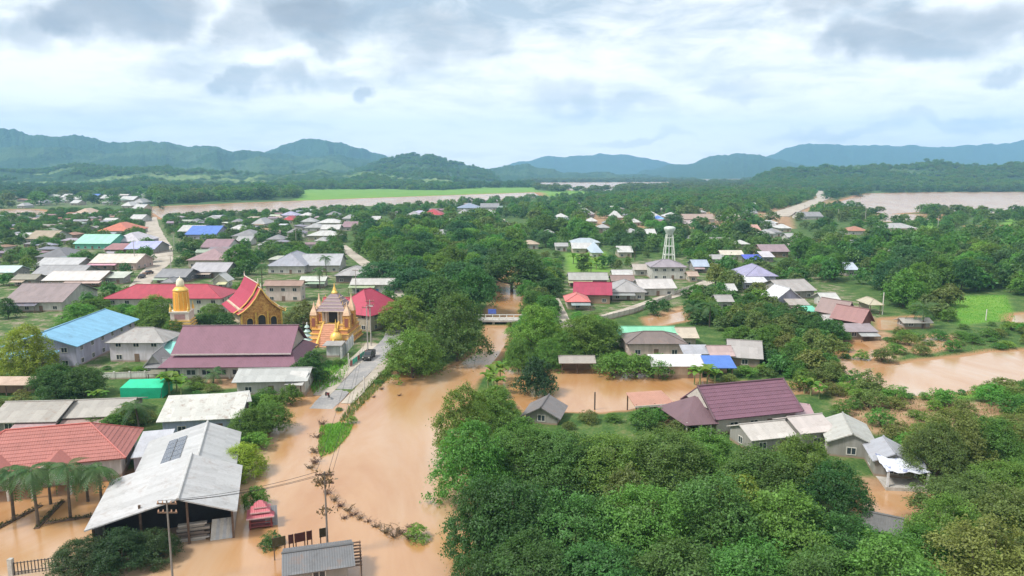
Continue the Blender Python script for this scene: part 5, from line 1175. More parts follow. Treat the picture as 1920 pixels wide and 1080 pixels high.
# cars and a van in the village streets
def small_car(u, v, rz, label, col):
    P = G(u, v, .5); e = empty('car', P, rz); tag(e, label, 'car')
    obj('body', MB().add([(-.85,-2.1,.35),(.85,-2.1,.35),(.85,2.1,.35),(-.85,2.1,.35),(-.83,-2.0,.85),(.83,-2.0,.85),(.83,2.05,.9),(-.83,2.05,.9)], [(4,5,6,7),(0,1,5,4),(1,2,6,5),(2,3,7,6),(3,0,4,7),(3,2,1,0)]), M['plain'], e, color=col)
    obj('cabin', MB().add([(-.8,-1.0,.88),(.8,-1.0,.88),(.8,1.6,.88),(-.8,1.6,.88),(-.62,-.4,1.42),(.62,-.4,1.42),(.62,1.2,1.42),(-.62,1.2,1.42)], [(0,1,5,4),(1,2,6,5),(2,3,7,6),(3,0,4,7)]), M['glass'], e); obj('roof_panel', MB().box(-.63,.63,-.42,1.22,1.40,1.46), M['plain'], e, color=col)
    for s in (-1,1):
        for y in (-1.3,1.3):
            w = obj('wheel', MB().lathe([(.18,-.1),(.32,-.09),(.32,.09),(.18,.1)], 12), M['rubber'], e, (s*.8,y,.32)); w.rotation_euler = (0,R(90),0)
small_car(266, 521, R(10), 'dark car parked where the village street meets the red-roofed hall', (.04,.035,.03))
small_car(278, 514, R(-20), 'brown car on the verge of the pale village street', (.16,.08,.05))

# ------------------------------------------------------------------ vegetation
rng = np.random.default_rng(5)
def leaf_cards(pos, nrm, size, asp, rng, bend=.25):
    """one bent leaf-spray (two quads) per point; returns verts, faces"""
    n = len(pos); nrm = nrm/np.linalg.norm(nrm, axis=1)[:, None]
    r = rng.normal(size=(n, 3)); a = r-(r*nrm).sum(1)[:, None]*nrm; a /= np.linalg.norm(a, axis=1)[:, None]
    b = np.cross(nrm, a); s = (size*(.6+.8*rng.random(n)))[:, None]
    A, B = a*s, b*s*asp
    v = np.stack([pos-A-B*.15, pos-A*.2-B*.55-nrm*s*bend*.2, pos+A*.95+B*.1-nrm*s*bend, pos-A*.1+B*.55-nrm*s*bend*.2], 1)
    F = np.arange(n*4).reshape(n, 4)
    return v.reshape(-1, 3), F
def crown_geo(seed, lobes, leaves, size, z0=.25, flat=.8, spread=.5, top=.5, rmin=.13, rmax=.22, low=.35):
    """crown in a unit box: diameter about 1, from z0 up to 1"""
    g = np.random.default_rng(seed); H = 1-z0; C = []; Rr = []
    while len(C) < lobes:
        d = g.normal(size=3); d /= np.linalg.norm(d); d[2] = abs(d[2])*(.9+low)-low
        rad = g.uniform(.35, 1)**.5; r = g.uniform(rmin, rmax)
        env = 1-.35*max(0, d[2])*top
        c = np.array([d[0]*rad*(spread-r*.8)*env*1.05, d[1]*rad*(spread-r*.8)*env*1.05, z0+H*(.42+.40*d[2]*rad)])
        c[2] = min(max(c[2], z0+r*.5), 1-r*flat*.9)
        if C and min(np.linalg.norm(c-q) for q in C) < r*.55 and g.random() < .8: continue
        C.append(c); Rr.append(r)
    C = np.array(C); Rr = np.array(Rr)
    ns = 13                     # sprays on every bough, so that clumps and gaps alternate
    sd_ = g.normal(size=(lobes, ns, 3)); sd_ /= np.linalg.norm(sd_, axis=2)[:, :, None]
    sd_[:, :, 2] = np.where((sd_[:, :, 2] < -.3) & (g.random((lobes, ns)) < .8), -sd_[:, :, 2], sd_[:, :, 2])
    sr = g.uniform(.78, 1.18, (lobes, ns)); sw = g.uniform(.5, 1.3, (lobes, ns))
    k = g.choice(lobes, leaves*2, p=Rr**2/(Rr**2).sum()); j = g.integers(0, ns, len(k))
    d = sd_[k, j]; off = g.normal(size=(len(k), 3))*np.array([.27, .27, .15])*(Rr[k]*sw[k, j])[:, None]
    P = C[k]+d*(Rr[k]*sr[k, j])[:, None]*np.array([1, 1, flat])+off
    P[:, 2] -= (off[:, 0]**2+off[:, 1]**2)/np.maximum(Rr[k], .05)*.9
    keep = np.ones(len(P), bool)
    for i in range(lobes):
        q = (P-C[i])/np.array([1, 1, flat]); keep &= (np.linalg.norm(q, axis=1) > Rr[i]*.6) | (k == i)
    P, d, k = P[keep][:leaves], d[keep][:leaves], k[keep][:leaves]
    N = d*.55+g.normal(size=d.shape)*.5+np.array([0, 0, .65])
    V, F = leaf_cards(P, N, size, .9, g)
    return V, F, C, Rr
def trunk_mb(C, Rr, z0, r=.022, seed=0, lean=.03):
    g = random.Random(seed); m = MB(); top = (g.uniform(-lean, lean), g.uniform(-lean, lean), z0+.18)
    m.tube([(0,0,-.03),(top[0]*.3,top[1]*.3,z0*.5),top], [r*1.35,r,r*.75], 7)
    for i in np.argsort(-Rr)[:7]:
        c = C[i]; mid = (top[0]*.4+c[0]*.6, top[1]*.4+c[1]*.6, (z0+.08+c[2])/2)
        m.tube([(top[0]*.8,top[1]*.8,z0+.10), mid, tuple(c)], [r*.6,r*.38,r*.15], 5)
    return m
PROTO = {}
def proto(key, n, **kw):
    L = []
    for i in range(n):
        V, F, C, Rr = crown_geo(sum(map(ord, key)) % 97+i*13+kw.get('seed', 0), kw['lobes'], kw['leaves'], kw['size'], kw.get('z0', .25), kw.get('flat', .8), kw.get('spread', .5), kw.get('top', .5), kw.get('rmin', .13), kw.get('rmax', .22), kw.get('low', .35))
        cm = np_mesh('crown', V, F, [M['leaf']]); tm = trunk_mb(C, Rr, kw.get('z0', .25), kw.get('r', .022), i).mesh('trunk', [M['bark']])
        L.append((cm, tm))
    PROTO[key] = L
proto('big', 4, seed=1, lobes=50, leaves=24000, size=.0122, z0=.06, rmin=.08, rmax=.2, low=.6)     # foreground broadleaf
proto('dense', 3, seed=8, lobes=54, leaves=20000, size=.0140, z0=.0, rmin=.10, rmax=.2, low=.95)    # leafy down to the ground
proto('round', 4, seed=2, lobes=36, leaves=9000, size=.021, z0=.02, rmin=.09, rmax=.2, low=.75)      # mid distance broadleaf
proto('umbrella', 3, seed=3, lobes=40, leaves=10500, size=.019, z0=.06, flat=.6, top=.1, rmin=.09, rmax=.19, low=.6)   # rain tree
proto('tall', 3, seed=4, lobes=34, leaves=8500, size=.022, z0=.04, top=1.2, rmin=.08, low=.8)
proto('bush', 4, seed=5, lobes=16, leaves=3000, size=.030, z0=.0, rmin=.12, rmax=.26, r=.03, low=.5)
proto('sparse', 3, seed=6, lobes=18, leaves=2600, size=.026, z0=.1, rmin=.10, rmax=.17, top=.9)
proto('small', 4, seed=7, lobes=19, leaves=2100, size=.042, z0=.02, rmin=.12, rmax=.25, low=.7)
DG, MG, LG, YG, OG, BG = (.060,.145,.032), (.102,.220,.036), (.145,.305,.048), (.235,.330,.036), (.150,.200,.050), (.062,.158,.054)
NT = [0]
def plant_tree(x, y, w, h, kind, col, label, group=None, name='tree', cat='tree', parts=True, z=None):
    g = random.Random(NT[0]*7+3); NT[0] += 1
    if z is None: z = max(float(ground_z(np.array([[x, y]]))[0]), -.6)
    cm, tm = PROTO[kind][g.randrange(len(PROTO[kind]))]
    e = empty(name, (x, y, z-.05), g.uniform(0, 6.28)); tag(e, label, cat, group); e.scale = (w, w, h)
    k = g.uniform(.85, 1.15)
    obj('crown', cm, [], e, color=(col[0]*k*g.uniform(.9,1.1), col[1]*k, col[2]*k)); obj('trunk' if cat == 'tree' else 'stem', tm, [], e)
    return e
def T(u, vb, wpx, vt, kind, col, label, group=None, **kw):
    P = G(u, vb, .3); t = TT(u, vb, .3); h = max(PZ(u, vt, P.y), 1.0); w = wpx*t/FPX
    return plant_tree(P.x, P.y, w*1.08, h*1.02, kind, col, label, group, **kw)
FIX = []      # explicit trees, so scattered ones keep off
def Ts(lst, label, group, kind, col, **kw):
    for (u, vb, w, vt) in lst:
        e = T(u, vb, w, vt, kind, col, label, group, **kw); FIX.append((e.location.x, e.location.y, e.scale[0]*.42))
# --- the foreground grove
gl = 'in the foreground grove below the purple-tiled house'
FG, MM = (.112,.235,.042), (.078,.175,.038)
Ts([(985,905,165,782)], 'fresh green grove tree just in front of the small grey hut', None, 'big', FG)
Ts([(1140,935,170,806)], 'fresh green grove tree between the grey hut and the terracotta porch', None, 'big', FG)
Ts([(1330,915,140,808)], 'fresh green grove tree in front of the purple-tiled house', None, 'big', FG)
Ts([(1510,950,158,822)], 'fresh green grove tree in front of the greyish-green roofed shed', None, 'big', FG)
Ts([(1200,1100,215,895),(1450,1100,205,912),(1400,1215,240,1010),(1660,1235,240,1000)], 'tall broad tree with fresh green leaves deep in the foreground grove', 'fresh green grove trees', 'big', FG)
Ts([(1055,930,165,798)], 'mid-green grove tree on the pond side, next to the grey hut', None, 'big', MM)
Ts([(1245,930,170,796)], 'mid-green grove tree in front of the terracotta porch', None, 'big', MM)
Ts([(1425,960,175,836)], 'mid-green grove tree in front of the cream sheet-roofed shed', None, 'big', MM)
Ts([(1330,1085,205,880),(1080,1090,205,905),(1130,1210,240,1010),(1540,1230,240,1015),(1560,1115,190,945)], 'tall broad tree with mid-green leaves deep in the foreground grove', 'mid-green grove trees', 'big', MM)
Ts([(965,1075,185,888),(1000,1180,210,995),(1270,1215,240,1015)], 'tall broad tree with deep green leaves deep in the foreground grove', 'deep green grove trees', 'big', DG)
Ts([(900,1065,130,884),(890,1180,110,1010)], 'deep green tree at the grove edge over the flooded street', 'deep green edge trees', 'dense', DG)
Ts([(1560,985,130,862)], 'deep green grove tree beside the muddy inlet', None, 'big', DG)
Ts([(1180,1010,110,862)], 'olive slender tree rising between the grove crowns', None, 'tall', OG)
Ts([(1385,1010,100,872)], 'yellowish slender tree among the grove crowns', None, 'tall', (.17,.24,.04))
Ts([(872,858,112,706),(925,800,92,714)], 'dense rounded tree with dark green leaves leaning over the river bank', 'dark bank trees', 'dense', MG)
Ts([(885,935,150,768)], 'bright green tree overhanging the muddy river at the grove edge', None, 'dense', (.125,.27,.045))
gr = 'in the scrub east of the purple-tiled house'.replace(' east of', ' beyond')
Ts([(1752,905,110,790),(1775,890,135,762),(1905,865,120,772),(1800,1000,170,885),(1905,1070,180,900),(1850,1190,240,975)], 'spreading olive-green tree '+gr, 'olive scrub trees', 'big', OG)
Ts([(1845,885,130,775),(1885,965,150,862),(1780,1085,160,935),(1960,960,160,850),(1720,1130,150,985)], 'spreading mid-green tree '+gr, 'mid-green scrub trees', 'big', MG)
# --- river banks
Ts([(760,622,98,545)], 'light green tree on the road side of the river, upper of two', None, 'dense', LG)
Ts([(775,706,108,598)], 'light green tree overhanging the river bend beside the road end', None, 'dense', (.095,.23,.04))
Ts([(856,676,122,538)], 'huge dark dense-crowned rain tree leaning over the river bend', None, 'dense', DG)
Ts([(815,606,120,500),(885,588,88,486),(960,545,125,455)], 'dark broad rain tree of the river wood beside the bridge', 'dark rain trees', 'umbrella', DG)
Ts([(780,565,105,492),(870,560,110,480),(720,540,95,480)], 'greyish-green broad tree in the river wood', 'greyish river wood trees', 'umbrella', BG)
Ts([(1006,655,80,556)], 'bright light green tree just beyond the bridge', None, 'dense', LG)
Ts([(972,694,54,618),(1030,690,60,628),(995,640,66,575)], 'mid-green tree on the bank between bridge and pond', 'bank trees by the bridge', 'dense', MG)
Ts([(1006,736,72,650)], 'dark dense tree with visible trunk standing at the pond corner', None, 'tall', (.030,.075,.024))
Ts([(1090,662,105,582),(1135,655,70,588),(1060,668,60,615)], 'leafy tree between the concrete path and the pond hut', 'trees above the pond hut', 'dense', MG)
Ts([(1150,702,72,650),(1195,702,70,652),(1235,706,50,668)], 'thick bush-like tree hiding the pond bank beside the white awning', 'pond bank trees', 'bush', MG)
# --- temple side
Ts([(55,712,105,602)], 'yellow-green tree in front of the sky-blue hall', None, 'dense', YG)
Ts([(105,748,90,676),(160,745,80,680)], 'dark spreading tree in front of the white two-storey house', 'dark trees by the two-storey house', 'dense', DG)
Ts([(292,612,72,545)], 'round green tree half hiding the long crimson-roofed temple building', None, 'dense', LG)
Ts([(175,600,75,555),(232,604,70,566),(300,622,65,585)], 'green garden tree behind the sky-blue hall', 'trees behind the sky-blue hall', 'round', MG)
Ts([(150,612,70,562),(200,618,72,572),(262,606,60,566)], 'leafy tree in the lush garden between the sky-blue hall and the crimson-roofed building', 'lush temple garden trees', 'dense', LG)
Ts([(130,640,60,596),(330,632,46,592),(398,600,50,566)], 'mid-green tree pressed close to the temple buildings', 'trees close to the temple', 'dense', MG)
Ts([(16,598,38,556)], 'dark columnar tree beside the mauve-grey roofed house', None, 'tall', DG)
Ts([(418,622,58,582),(382,620,48,585)], 'dark clipped tree between the chedi and the crimson-roofed temple', 'dark trees beside the chedi', 'round', DG)
Ts([(568,618,64,560)], 'olive-brown tree between the two temples', None, 'round', OG)
Ts([(582,716,64,652)], 'dark green tree at the corner of the temple wall by the road', None, 'round', DG)
Ts([(545,755,44,712)], 'small green tree beside the porch at the water edge', None, 'round', MG)
Ts([(505,808,85,742),(470,822,80,765)], 'dense green bushy tree between the blue-walled shed and the flood', 'bushy trees at the flooded bend', 'dense', MG)
Ts([(455,886,92,822)], 'yellowish-green tree beside the white barn', None, 'dense', YG)
Ts([(480,945,46,893)], 'small green tree behind the pink pavilion in the flood', None, 'bush', LG)
Ts([(160,1064,115,992),(225,1056,120,976),(292,1044,90,978)], 'large dark bush in the flood before the white barn', 'dark bushes before the barn', 'big', (.05,.095,.028), name='bush', cat='bush')
Ts([(508,1018,44,985)], 'small round bush standing in the flood below the pink pavilion', None, 'bush', DG, name='bush', cat='bush')
Ts([(450,505,62,452),(455,560,40,525)], 'dark round tree beside the slate-blue roofed house', 'dark trees by the slate-blue house', 'round', MG)
Ts([(240,800,60,752),(215,810,50,775)], 'green tree between the coral house and the blue-walled shed', 'trees behind the coral house', 'round', MG)
Ts([(30,800,60,775),(110,800,80,785),(180,800,60,782)], 'low hedge bush behind the coral-tiled house', 'hedge bushes behind the coral house', 'bush', MG, name='bush', cat='bush')
Ts([(660,790,20,775)], 'low green shrub on the drowned verge', None, 'bush', LG, name='bush', cat='bush')
Ts([(785,1004,52,970)], 'clump of green reeds rising from the flooded street', None, 'sparse', LG, name='bush', cat='bush')

# --- palms and bananas, leaf by leaf
def frond_mesh(L, w, droop, n=14, name='frond', rise=.5):
    V = []; F = []
    def pt(t): return np.array([L*t*(1-.12*t), 0, L*(rise*t-droop*t*t)])
    for i in range(n):
        t0 = .12+.88*i/n; a = pt(t0); d = pt(t0+.04)-a; d /= np.linalg.norm(d)
        ww = w*math.sin(math.pi*min(.98, .15+.8*t0))**.7
        for s in (-1, 1):
            tip = a+d*ww*.55+np.array([0, s*ww, -ww*.45]); b = a+d*L/n*.62
            o = len(V); V += [a, b, tip+d*.05, tip-d*.03]; F.append((o, o+1, o+2, o+3))
    for i in range(6):
        a, b = pt(i/6), pt((i+1)/6); o = len(V); q = np.array([0, .035, 0]); V += [a-q, a+q, b+q*.7, b-q*.7]; F.append((o, o+1, o+2, o+3))
    return np_mesh(name, V, F, [M['frond']])
FR_ROYAL = [frond_mesh(2.6, .55, 1.15, 14, rise=.6), frond_mesh(2.4, .5, 1.45, 14, rise=.5)]
FR_COCO = [frond_mesh(3.4, .75, .75, 14, rise=.5), frond_mesh(3.2, .7, 1.0, 14, rise=.2)]
def palm(u, vb, vt, label, group=None, fr=FR_ROYAL, nf=15, name='palm_tree', r=.16, sc=None):
    g = random.Random(int(u*7+vb)); P = G(u, vb, 0); h = max(PZ(u, vt, P.y)-1.0, 1.6); s = sc or 1.0
    e = empty(name, P, g.uniform(0, 6)); tag(e, label, 'palm', group); b = g.uniform(-.4, .4)
    obj('trunk', MB().tube([(0,0,-.6),(b*.2,0,h*.4),(b*.7,b*.3,h*.8),(b,b*.5,h)], [r*1.3,r,r*.85,r*.8], 8), M['bark'], e)
    for k in range(nf):
        f = obj('frond', fr[k % 2], [], e, (b, b*.5, h-.05)); f.rotation_euler = (0, R(g.uniform(-38, 22)), k*2.4+g.uniform(-.2,.2)); f.scale = (s, s, s)
    FIX.append((P.x, P.y, 1.5)); return e
for (u, vb, vt) in ((26,976,872),(72,988,868),(132,972,864),(192,960,866),(-12,985,880),(95,945,870),(165,940,872)): palm(u, vb, vt, 'slim palm with drooping dark fronds in a row before the coral house', 'palms before the coral house', nf=17, sc=1.12)
palm(400, 722, 690, 'small fan-shaped palm against the white compound wall', None, FR_COCO, 12, sc=.75)
palm(262, 812, 748, 'feathery palm behind the coral house roof', None, FR_COCO, 14, sc=.9)
for (u, vb, vt) in ((1330,615,566),(1300,608,572)): palm(u, vb, vt, 'coconut palm beside the lane on the right bank'.replace('right bank','pond side'), 'coconut palms by the lane', FR_COCO, 14)
palm(1730, 618, 572, 'broad leaning palm beside the bright green field', None, FR_COCO, 16, sc=1.3)
for (u, vb, vt) in ((492,545,492),(612,520,478),(600,545,500),(1160,470,440),(1190,490,452),(1150,500,462)): palm(u, vb, vt, 'coconut palm rising among village roofs', 'coconut palms among village roofs', FR_COCO, 14)
def banana_leaf(L=2.0, w=.42):
    V = []; F = []; n = 7
    for i in range(n+1):
        t = i/n; x = L*t*(1-.2*t); z = L*(.9*t-.75*t*t); ww = w*math.sin(math.pi*min(.97, .06+.92*t))**.6
        V += [(x,-ww,z+ww*.3),(x,0,z),(x,ww,z+ww*.3)]
        if i: o = 3*(i-1); F += [(o,o+3,o+4,o+1),(o+1,o+4,o+5,o+2)]
    return np_mesh('leaf', V, F, [M['banana']], True)
M['banana'] = leaf('banana_leaves', (.13,.25,.035), .2)
BAN = banana_leaf()
def banana(u, vb, label, group=None, s=1.0, n=9):
    g = random.Random(int(u*3+vb)); P = G(u, vb, .3); e = empty('banana_plant', P, g.uniform(0,6)); tag(e, label, 'banana plant', group); e.scale = (s,s,s)
    obj('stem', MB().tube([(0,0,-.4),(0,0,1.7)], [.14,.08], 7), M['plain'], e, color=(.22,.26,.10))
    for k in range(n):
        f = obj('leaf', BAN, [], e, (0,0,1.55)); f.rotation_euler = (0, R(g.uniform(-35,10)), k*2.4+g.uniform(-.3,.3))
    FIX.append((P.x, P.y, 1.2))
for u, vb, s in ((318,740,1.5),(332,735,1.3),(340,742,1.2)): banana(u, vb, 'tall banana plant beside the green tarpaulin tent', 'bananas beside the green tent', s)
for u, vb, s in ((180,762,1.1),(192,758,.9)): banana(u, vb, 'small banana plant between the dark tree and green tent', 'bananas by the dark tree', s)
for u, vb, s in ((1312,722,1.4),(1326,718,1.3),(1340,722,1.1),(1302,718,1.1)): banana(u, vb, 'leafy banana plant below the white awning', 'bananas below the white awning', s)
for u, vb, s in ((925,722,1.4),(938,712,1.3),(915,730,1.2),(932,735,1.2)): banana(u, vb, 'banana plant at the river corner beside the dark pond tree', 'bananas at the river corner', s)
for u, vb, s in ((1085,505,2.0),(1100,498,2.0),(1118,506,2.0),(1075,495,1.8),(1130,498,1.8),(1108,512,1.8)): banana(u, vb, 'bright banana plant in the garden behind the crimson roof', 'garden bananas', s)
for u, vb, s in ((1520,742,1.2),(1508,736,1.1),(1535,748,1.0)): banana(u, vb, 'banana plant beside the pinkish lean-to', 'bananas beside the lean-to', s)

# --- scattered trees
FOOTA = FOOT
def free(P, pad):
    ok = np.ones(len(P), bool)
    for (cx, cy, hx, hy, rz, fr) in FOOTA:
        d = P-np.array([cx, cy]); c, s = math.cos(-rz), math.sin(-rz)
        x = d[:, 0]*c-d[:, 1]*s; y = d[:, 0]*s+d[:, 1]*c
        ok &= ~((np.abs(x) < hx+pad*.5) & (y > -hy-pad*1.9-max(0, math.hypot(cx, cy)-160)*fr) & (y < hy+pad*.4))      # keep the roofs visible: leave a yard in front
    for C, w in ROADS: ok &= segdist(P, C) > w+pad*.55
    for (x, y, r) in FIX: ok &= np.hypot(P[:, 0]-x, P[:, 1]-y) > r+pad*.3
    return ok
def scatter(px, spacing, seed, pad, near=None, shore=1.0):
    g = np.random.default_rng(seed); A = GA(px); lo, hi = A.min(0), A.max(0)
    xs = np.arange(lo[0], hi[0], spacing); ys = np.arange(lo[1], hi[1], spacing)
    X, Y = np.meshgrid(xs, ys); P = np.stack([X.ravel(), Y.ravel()], 1)+g.uniform(-.42, .42, (X.size, 2))*spacing
    P = P[inside(P, A)]
    if len(P): P = P[(land_sd(P) > shore) & free(P, pad)]
    return P
CAND = []
def zone(px, spacing, w, h, mix, seed, label, group, pad=None, shore=1.0, keep=1.0, mn=.55):
    """mix: (kind, colour, word) choices; word goes into label and group"""
    g = np.random.default_rng(seed+100); P = scatter(px, spacing, seed, pad if pad is not None else w*.5, shore=shore)
    cl = fbm(P[:, 0]/(spacing*4), P[:, 1]/(spacing*4), 2, seed) if len(P) else []
    for i, p in enumerate(P):
        if g.random() > keep: continue
        k, c, word = mix[min(len(mix)-1, max(0, int((cl[i]*1.6-.3+g.normal()*.18)*len(mix))))]
        s = g.uniform(mn, 1.2); CAND.append((w*s/np.hypot(*p), p[0], p[1], w*s*g.uniform(.9,1.15), h*s**.7*g.uniform(.85,1.2), k, c, f'{word} tree {label}', f'{word} trees {group}'))
BROAD = [('umbrella', DG, 'dark green'), ('round', MG, 'mid-green'), ('round', BG, 'bluish green'), ('round', LG, 'light green')]
GARD = [('round', MG, 'mid-green'), ('small', OG, 'olive'), ('round', DG, 'dark green'), ('small', LG, 'light green')]
FARM = [('small', MG, 'mid-green'), ('small', BG, 'bluish green'), ('small', DG, 'dark green'), ('small', LG, 'light green')]
zone([(655,480),(700,450),(780,425),(960,425),(990,470),(1000,525),(955,565),(925,590),(800,610),(770,560),(735,535),(690,505)], 8.5, 12, 12, BROAD, 1, 'in the river wood behind the temple', 'in the river wood', pad=4)
zone([(1490,485),(1560,470),(1700,458),(2000,445),(2000,575),(1900,552),(1790,556),(1700,585),(1620,540),(1540,535)], 8, 11, 12, BROAD, 2, 'in the dense wood behind the green field', 'in the wood behind the field', pad=4)
zone([(1270,550),(1400,560),(1540,570),(1600,640),(1560,700),(1530,716),(1440,712),(1400,690),(1390,640),(1310,612)], 4.8, 6.5, 5.5, GARD, 3, 'in the gardens between pond and wood', 'in the pond gardens', pad=2.6)
zone([(1280,470),(1390,450),(1560,460),(1540,540),(1480,560),(1330,560)], 8, 8, 8, GARD, 4, 'around the lavender-blue house', 'around the lavender house', pad=3.5)
zone([(960,400),(1150,375),(1480,362),(1500,385),(1440,410),(1480,440),(1300,480),(1150,500),(1020,475),(985,440)], 15, 13, 12, BROAD, 5, 'in the woodland near the water tower', 'near the water tower', pad=5, keep=.9)
zone([(-200,395),(280,400),(285,430),(270,520),(180,545),(-200,560)], 7.5, 7, 6.2, GARD, 6, 'between roofs of the street-side village', 'in the village', pad=1.7, keep=.95)
zone([(310,410),(640,392),(650,470),(640,520),(430,530),(330,520)], 7.5, 7, 6.2, GARD, 7, 'among houses of the riverside village', 'in the riverside village', pad=1.7, keep=.95)
zone([(640,400),(960,376),(980,420),(780,425),(660,470)], 16, 11, 10, BROAD, 8, 'between the wood and the far green field', 'by the far field', pad=4, keep=.8)
zone([(150,560),(330,575),(420,600),(320,625),(200,600),(140,590)], 7, 6, 6, GARD, 9, 'in the temple garden', 'in the temple garden', pad=2.5)
zone([(560,545),(660,540),(735,555),(735,600),(700,560)], 7, 6, 6, GARD, 10, 'behind the ornate shrine', 'behind the shrine', pad=2.5)
zone([(280,364),(560,362),(565,372),(420,379),(285,386)], 22, 22, 18, [('small', MG, 'mid-green'), ('small', LG, 'light green')], 11, 'on the far river bank', 'on the far river bank', pad=4, shore=6)
zone([(-200,345),(280,350),(285,384),(100,392),(-200,392)], 36, 20, 14, FARM, 12, 'around the hamlet beyond the river', 'around the hamlet', pad=4, keep=.8, shore=4)
zone([(1560,388),(1900,395),(2000,430),(1900,450),(1640,450),(1500,440),(1520,400)], 14, 11, 9, FARM, 13, 'between highway and lake', 'between highway and lake', pad=5, keep=.6, shore=2)
zone([(980,560),(1060,520),(1080,580),(1060,610),(1000,600)], 7, 8, 8, GARD, 14, 'between the river and the lane', 'by the river lane', pad=3)
zone([(1720,590),(1780,560),(1780,620),(1740,625)], 7, 7, 7, GARD, 15, 'at the edge of the bright green field', 'at the green field', pad=2)
zone([(1120,500),(1070,470),(1060,520),(1180,505),(1220,480)], 8, 6, 6, GARD, 17, 'in the gardens behind the crimson roof', 'behind the crimson roof', pad=3, keep=.7)
zone([(1130,600),(1280,560),(1330,560),(1310,605),(1160,612)], 7, 6, 5.5, GARD, 18, 'beside the walled lane', 'beside the walled lane', pad=2.5, keep=.7)
CAND.sort(key=lambda c: -c[0])
NIND = max(0, 292-NT[0])
for c in CAND[:NIND]: plant_tree(c[1], c[2], c[3], c[4], c[5], c[6], c[7], c[8])
REST = CAND[NIND:]
print('individual trees', NT[0], 'candidates', len(CAND))

def scatter_stuff(name, pts, wid, hei, src, label, cat, seed=0, zs=None):
    """a mass nobody could count: one object, tree shapes instanced on its points"""
    n = len(pts)
    if not n: return
    g = np.random.default_rng(seed); z = ground_z(pts) if zs is None else zs
    me = bpy.data.meshes.new(name); me.vertices.add(n); me.vertices.foreach_set('co', np.column_stack([pts, z-.1]).astype(np.float32).ravel())
    a = me.attributes.new('scl', 'FLOAT_VECTOR', 'POINT'); a.data.foreach_set('vector', np.column_stack([wid, wid, hei]).astype(np.float32).ravel())
    b = me.attributes.new('rot', 'FLOAT_VECTOR', 'POINT'); b.data.foreach_set('vector', np.column_stack([np.zeros(n), np.zeros(n), g.uniform(0, 6.28, n)]).astype(np.float32).ravel())
    o = bpy.data.objects.new(name, me); COL.objects.link(o); tag(o, label, cat, kind='stuff')
    ng = bpy.data.node_groups.new(name, 'GeometryNodeTree'); ng.is_modifier = True
    ng.interface.new_socket('Geometry', in_out='INPUT', socket_type='NodeSocketGeometry'); ng.interface.new_socket('Geometry', in_out='OUTPUT', socket_type='NodeSocketGeometry')
    gi = ng.nodes.new('NodeGroupInput'); go = ng.nodes.new('NodeGroupOutput'); ip = ng.nodes.new('GeometryNodeInstanceOnPoints'); mp = ng.nodes.new('GeometryNodeMeshToPoints')
    oi = ng.nodes.new('GeometryNodeObjectInfo'); oi.inputs['Object'].default_value = src; oi.inputs['As Instance'].default_value = True; oi.transform_space = 'ORIGINAL'
    sa = ng.nodes.new('GeometryNodeInputNamedAttribute'); sa.data_type = 'FLOAT_VECTOR'; sa.inputs['Name'].default_value = 'scl'
    ra = ng.nodes.new('GeometryNodeInputNamedAttribute'); ra.data_type = 'FLOAT_VECTOR'; ra.inputs['Name'].default_value = 'rot'
    ng.links.new(gi.outputs[0], mp.inputs[0]); ng.links.new(mp.outputs[0], ip.inputs['Points']); ng.links.new(oi.outputs['Geometry'], ip.inputs['Instance'])
    ng.links.new(sa.outputs[0], ip.inputs['Scale']); ng.links.new(ra.outputs[0], ip.inputs['Rotation']); ng.links.new(ip.outputs[0], go.inputs[0])
    mo = o.modifiers.new('scatter', 'NODES'); mo.node_group = ng
    return o
# sources: four ordinary trees that stand in the far woods; their mesh is shared by the masses
def source(u, v, w, h, col, seed, label, name='tree', cat='tree', leaves=900, size=.056, lobes=14):
    V, F, C, Rr = crown_geo(seed, lobes, leaves, size, .02, .8, .5, .6, .15, .28, .7)
    m = leaf('leaves_'+str(seed), col, .45)
    e = empty(name, G(u, v, .2)); e.scale = (w, w, h); tag(e, label, cat)
    obj('trunk', trunk_mb(C, Rr, .1, .02, seed).mesh('trunk', [M['bark']]), [], e)
    return obj('crown', np_mesh('crown', V, F, [m]), [], e)
SRC = [source(1270,446,11,10,MG,301,'lone mid-green tree beside a far cream roof'), source(300,392,10,10,DG,302,'lone dark tree at the mouth of the village street'),
       source(720,392,10,9,(.10,.22,.05),303,'lone fresh green tree by the far river'), source(1500,415,10,9,(.12,.19,.055),304,'lone olive tree beside the highway')]
if REST:
    A = np.array([[c[1], c[2], c[3], c[4]] for c in REST])
    for k in range(4):
        q = A[k::4]; scatter_stuff('woodland', q[:, :2], q[:, 2], q[:, 3], SRC[k], ['mid-green','dark green','fresh green','olive'][k]+' far-off trees merging into woodland', 'trees', k)
def mass(px, spacing, w, h, seed, label, k, keep=1.0, shore=2.0, pad=2.0):
    g = np.random.default_rng(seed); P = scatter(px, spacing, seed, pad, shore=shore); P = P[g.random(len(P)) < keep]; n = len(P)
    scatter_stuff('woodland', P, w*g.uniform(.6,1.3,n), h*g.uniform(.6,1.3,n), SRC[k], label, 'trees', seed)
mass([(-300,336),(250,338),(560,345),(570,357),(500,368),(280,362),(-300,392)], 26, 24, 15, 21, 'hazy far woodland at the foot of the green foothills', 1, .75)
mass([(850,350),(1000,345),(1010,352),(870,354)], 30, 26, 16, 22, 'dark tree line behind the bright far field', 1, .9)
mass([(980,338),(1480,336),(1520,358),(1480,366),(1260,362),(1010,360)], 30, 26, 14, 23, 'far plain woodland broken by strips of flood water', 3, .8, 6)
mass([(1480,345),(2300,345),(2300,360),(1640,362),(1560,378),(1520,362)], 28, 24, 13, 24, 'tree line along the far lake shore', 1, .85, 4)
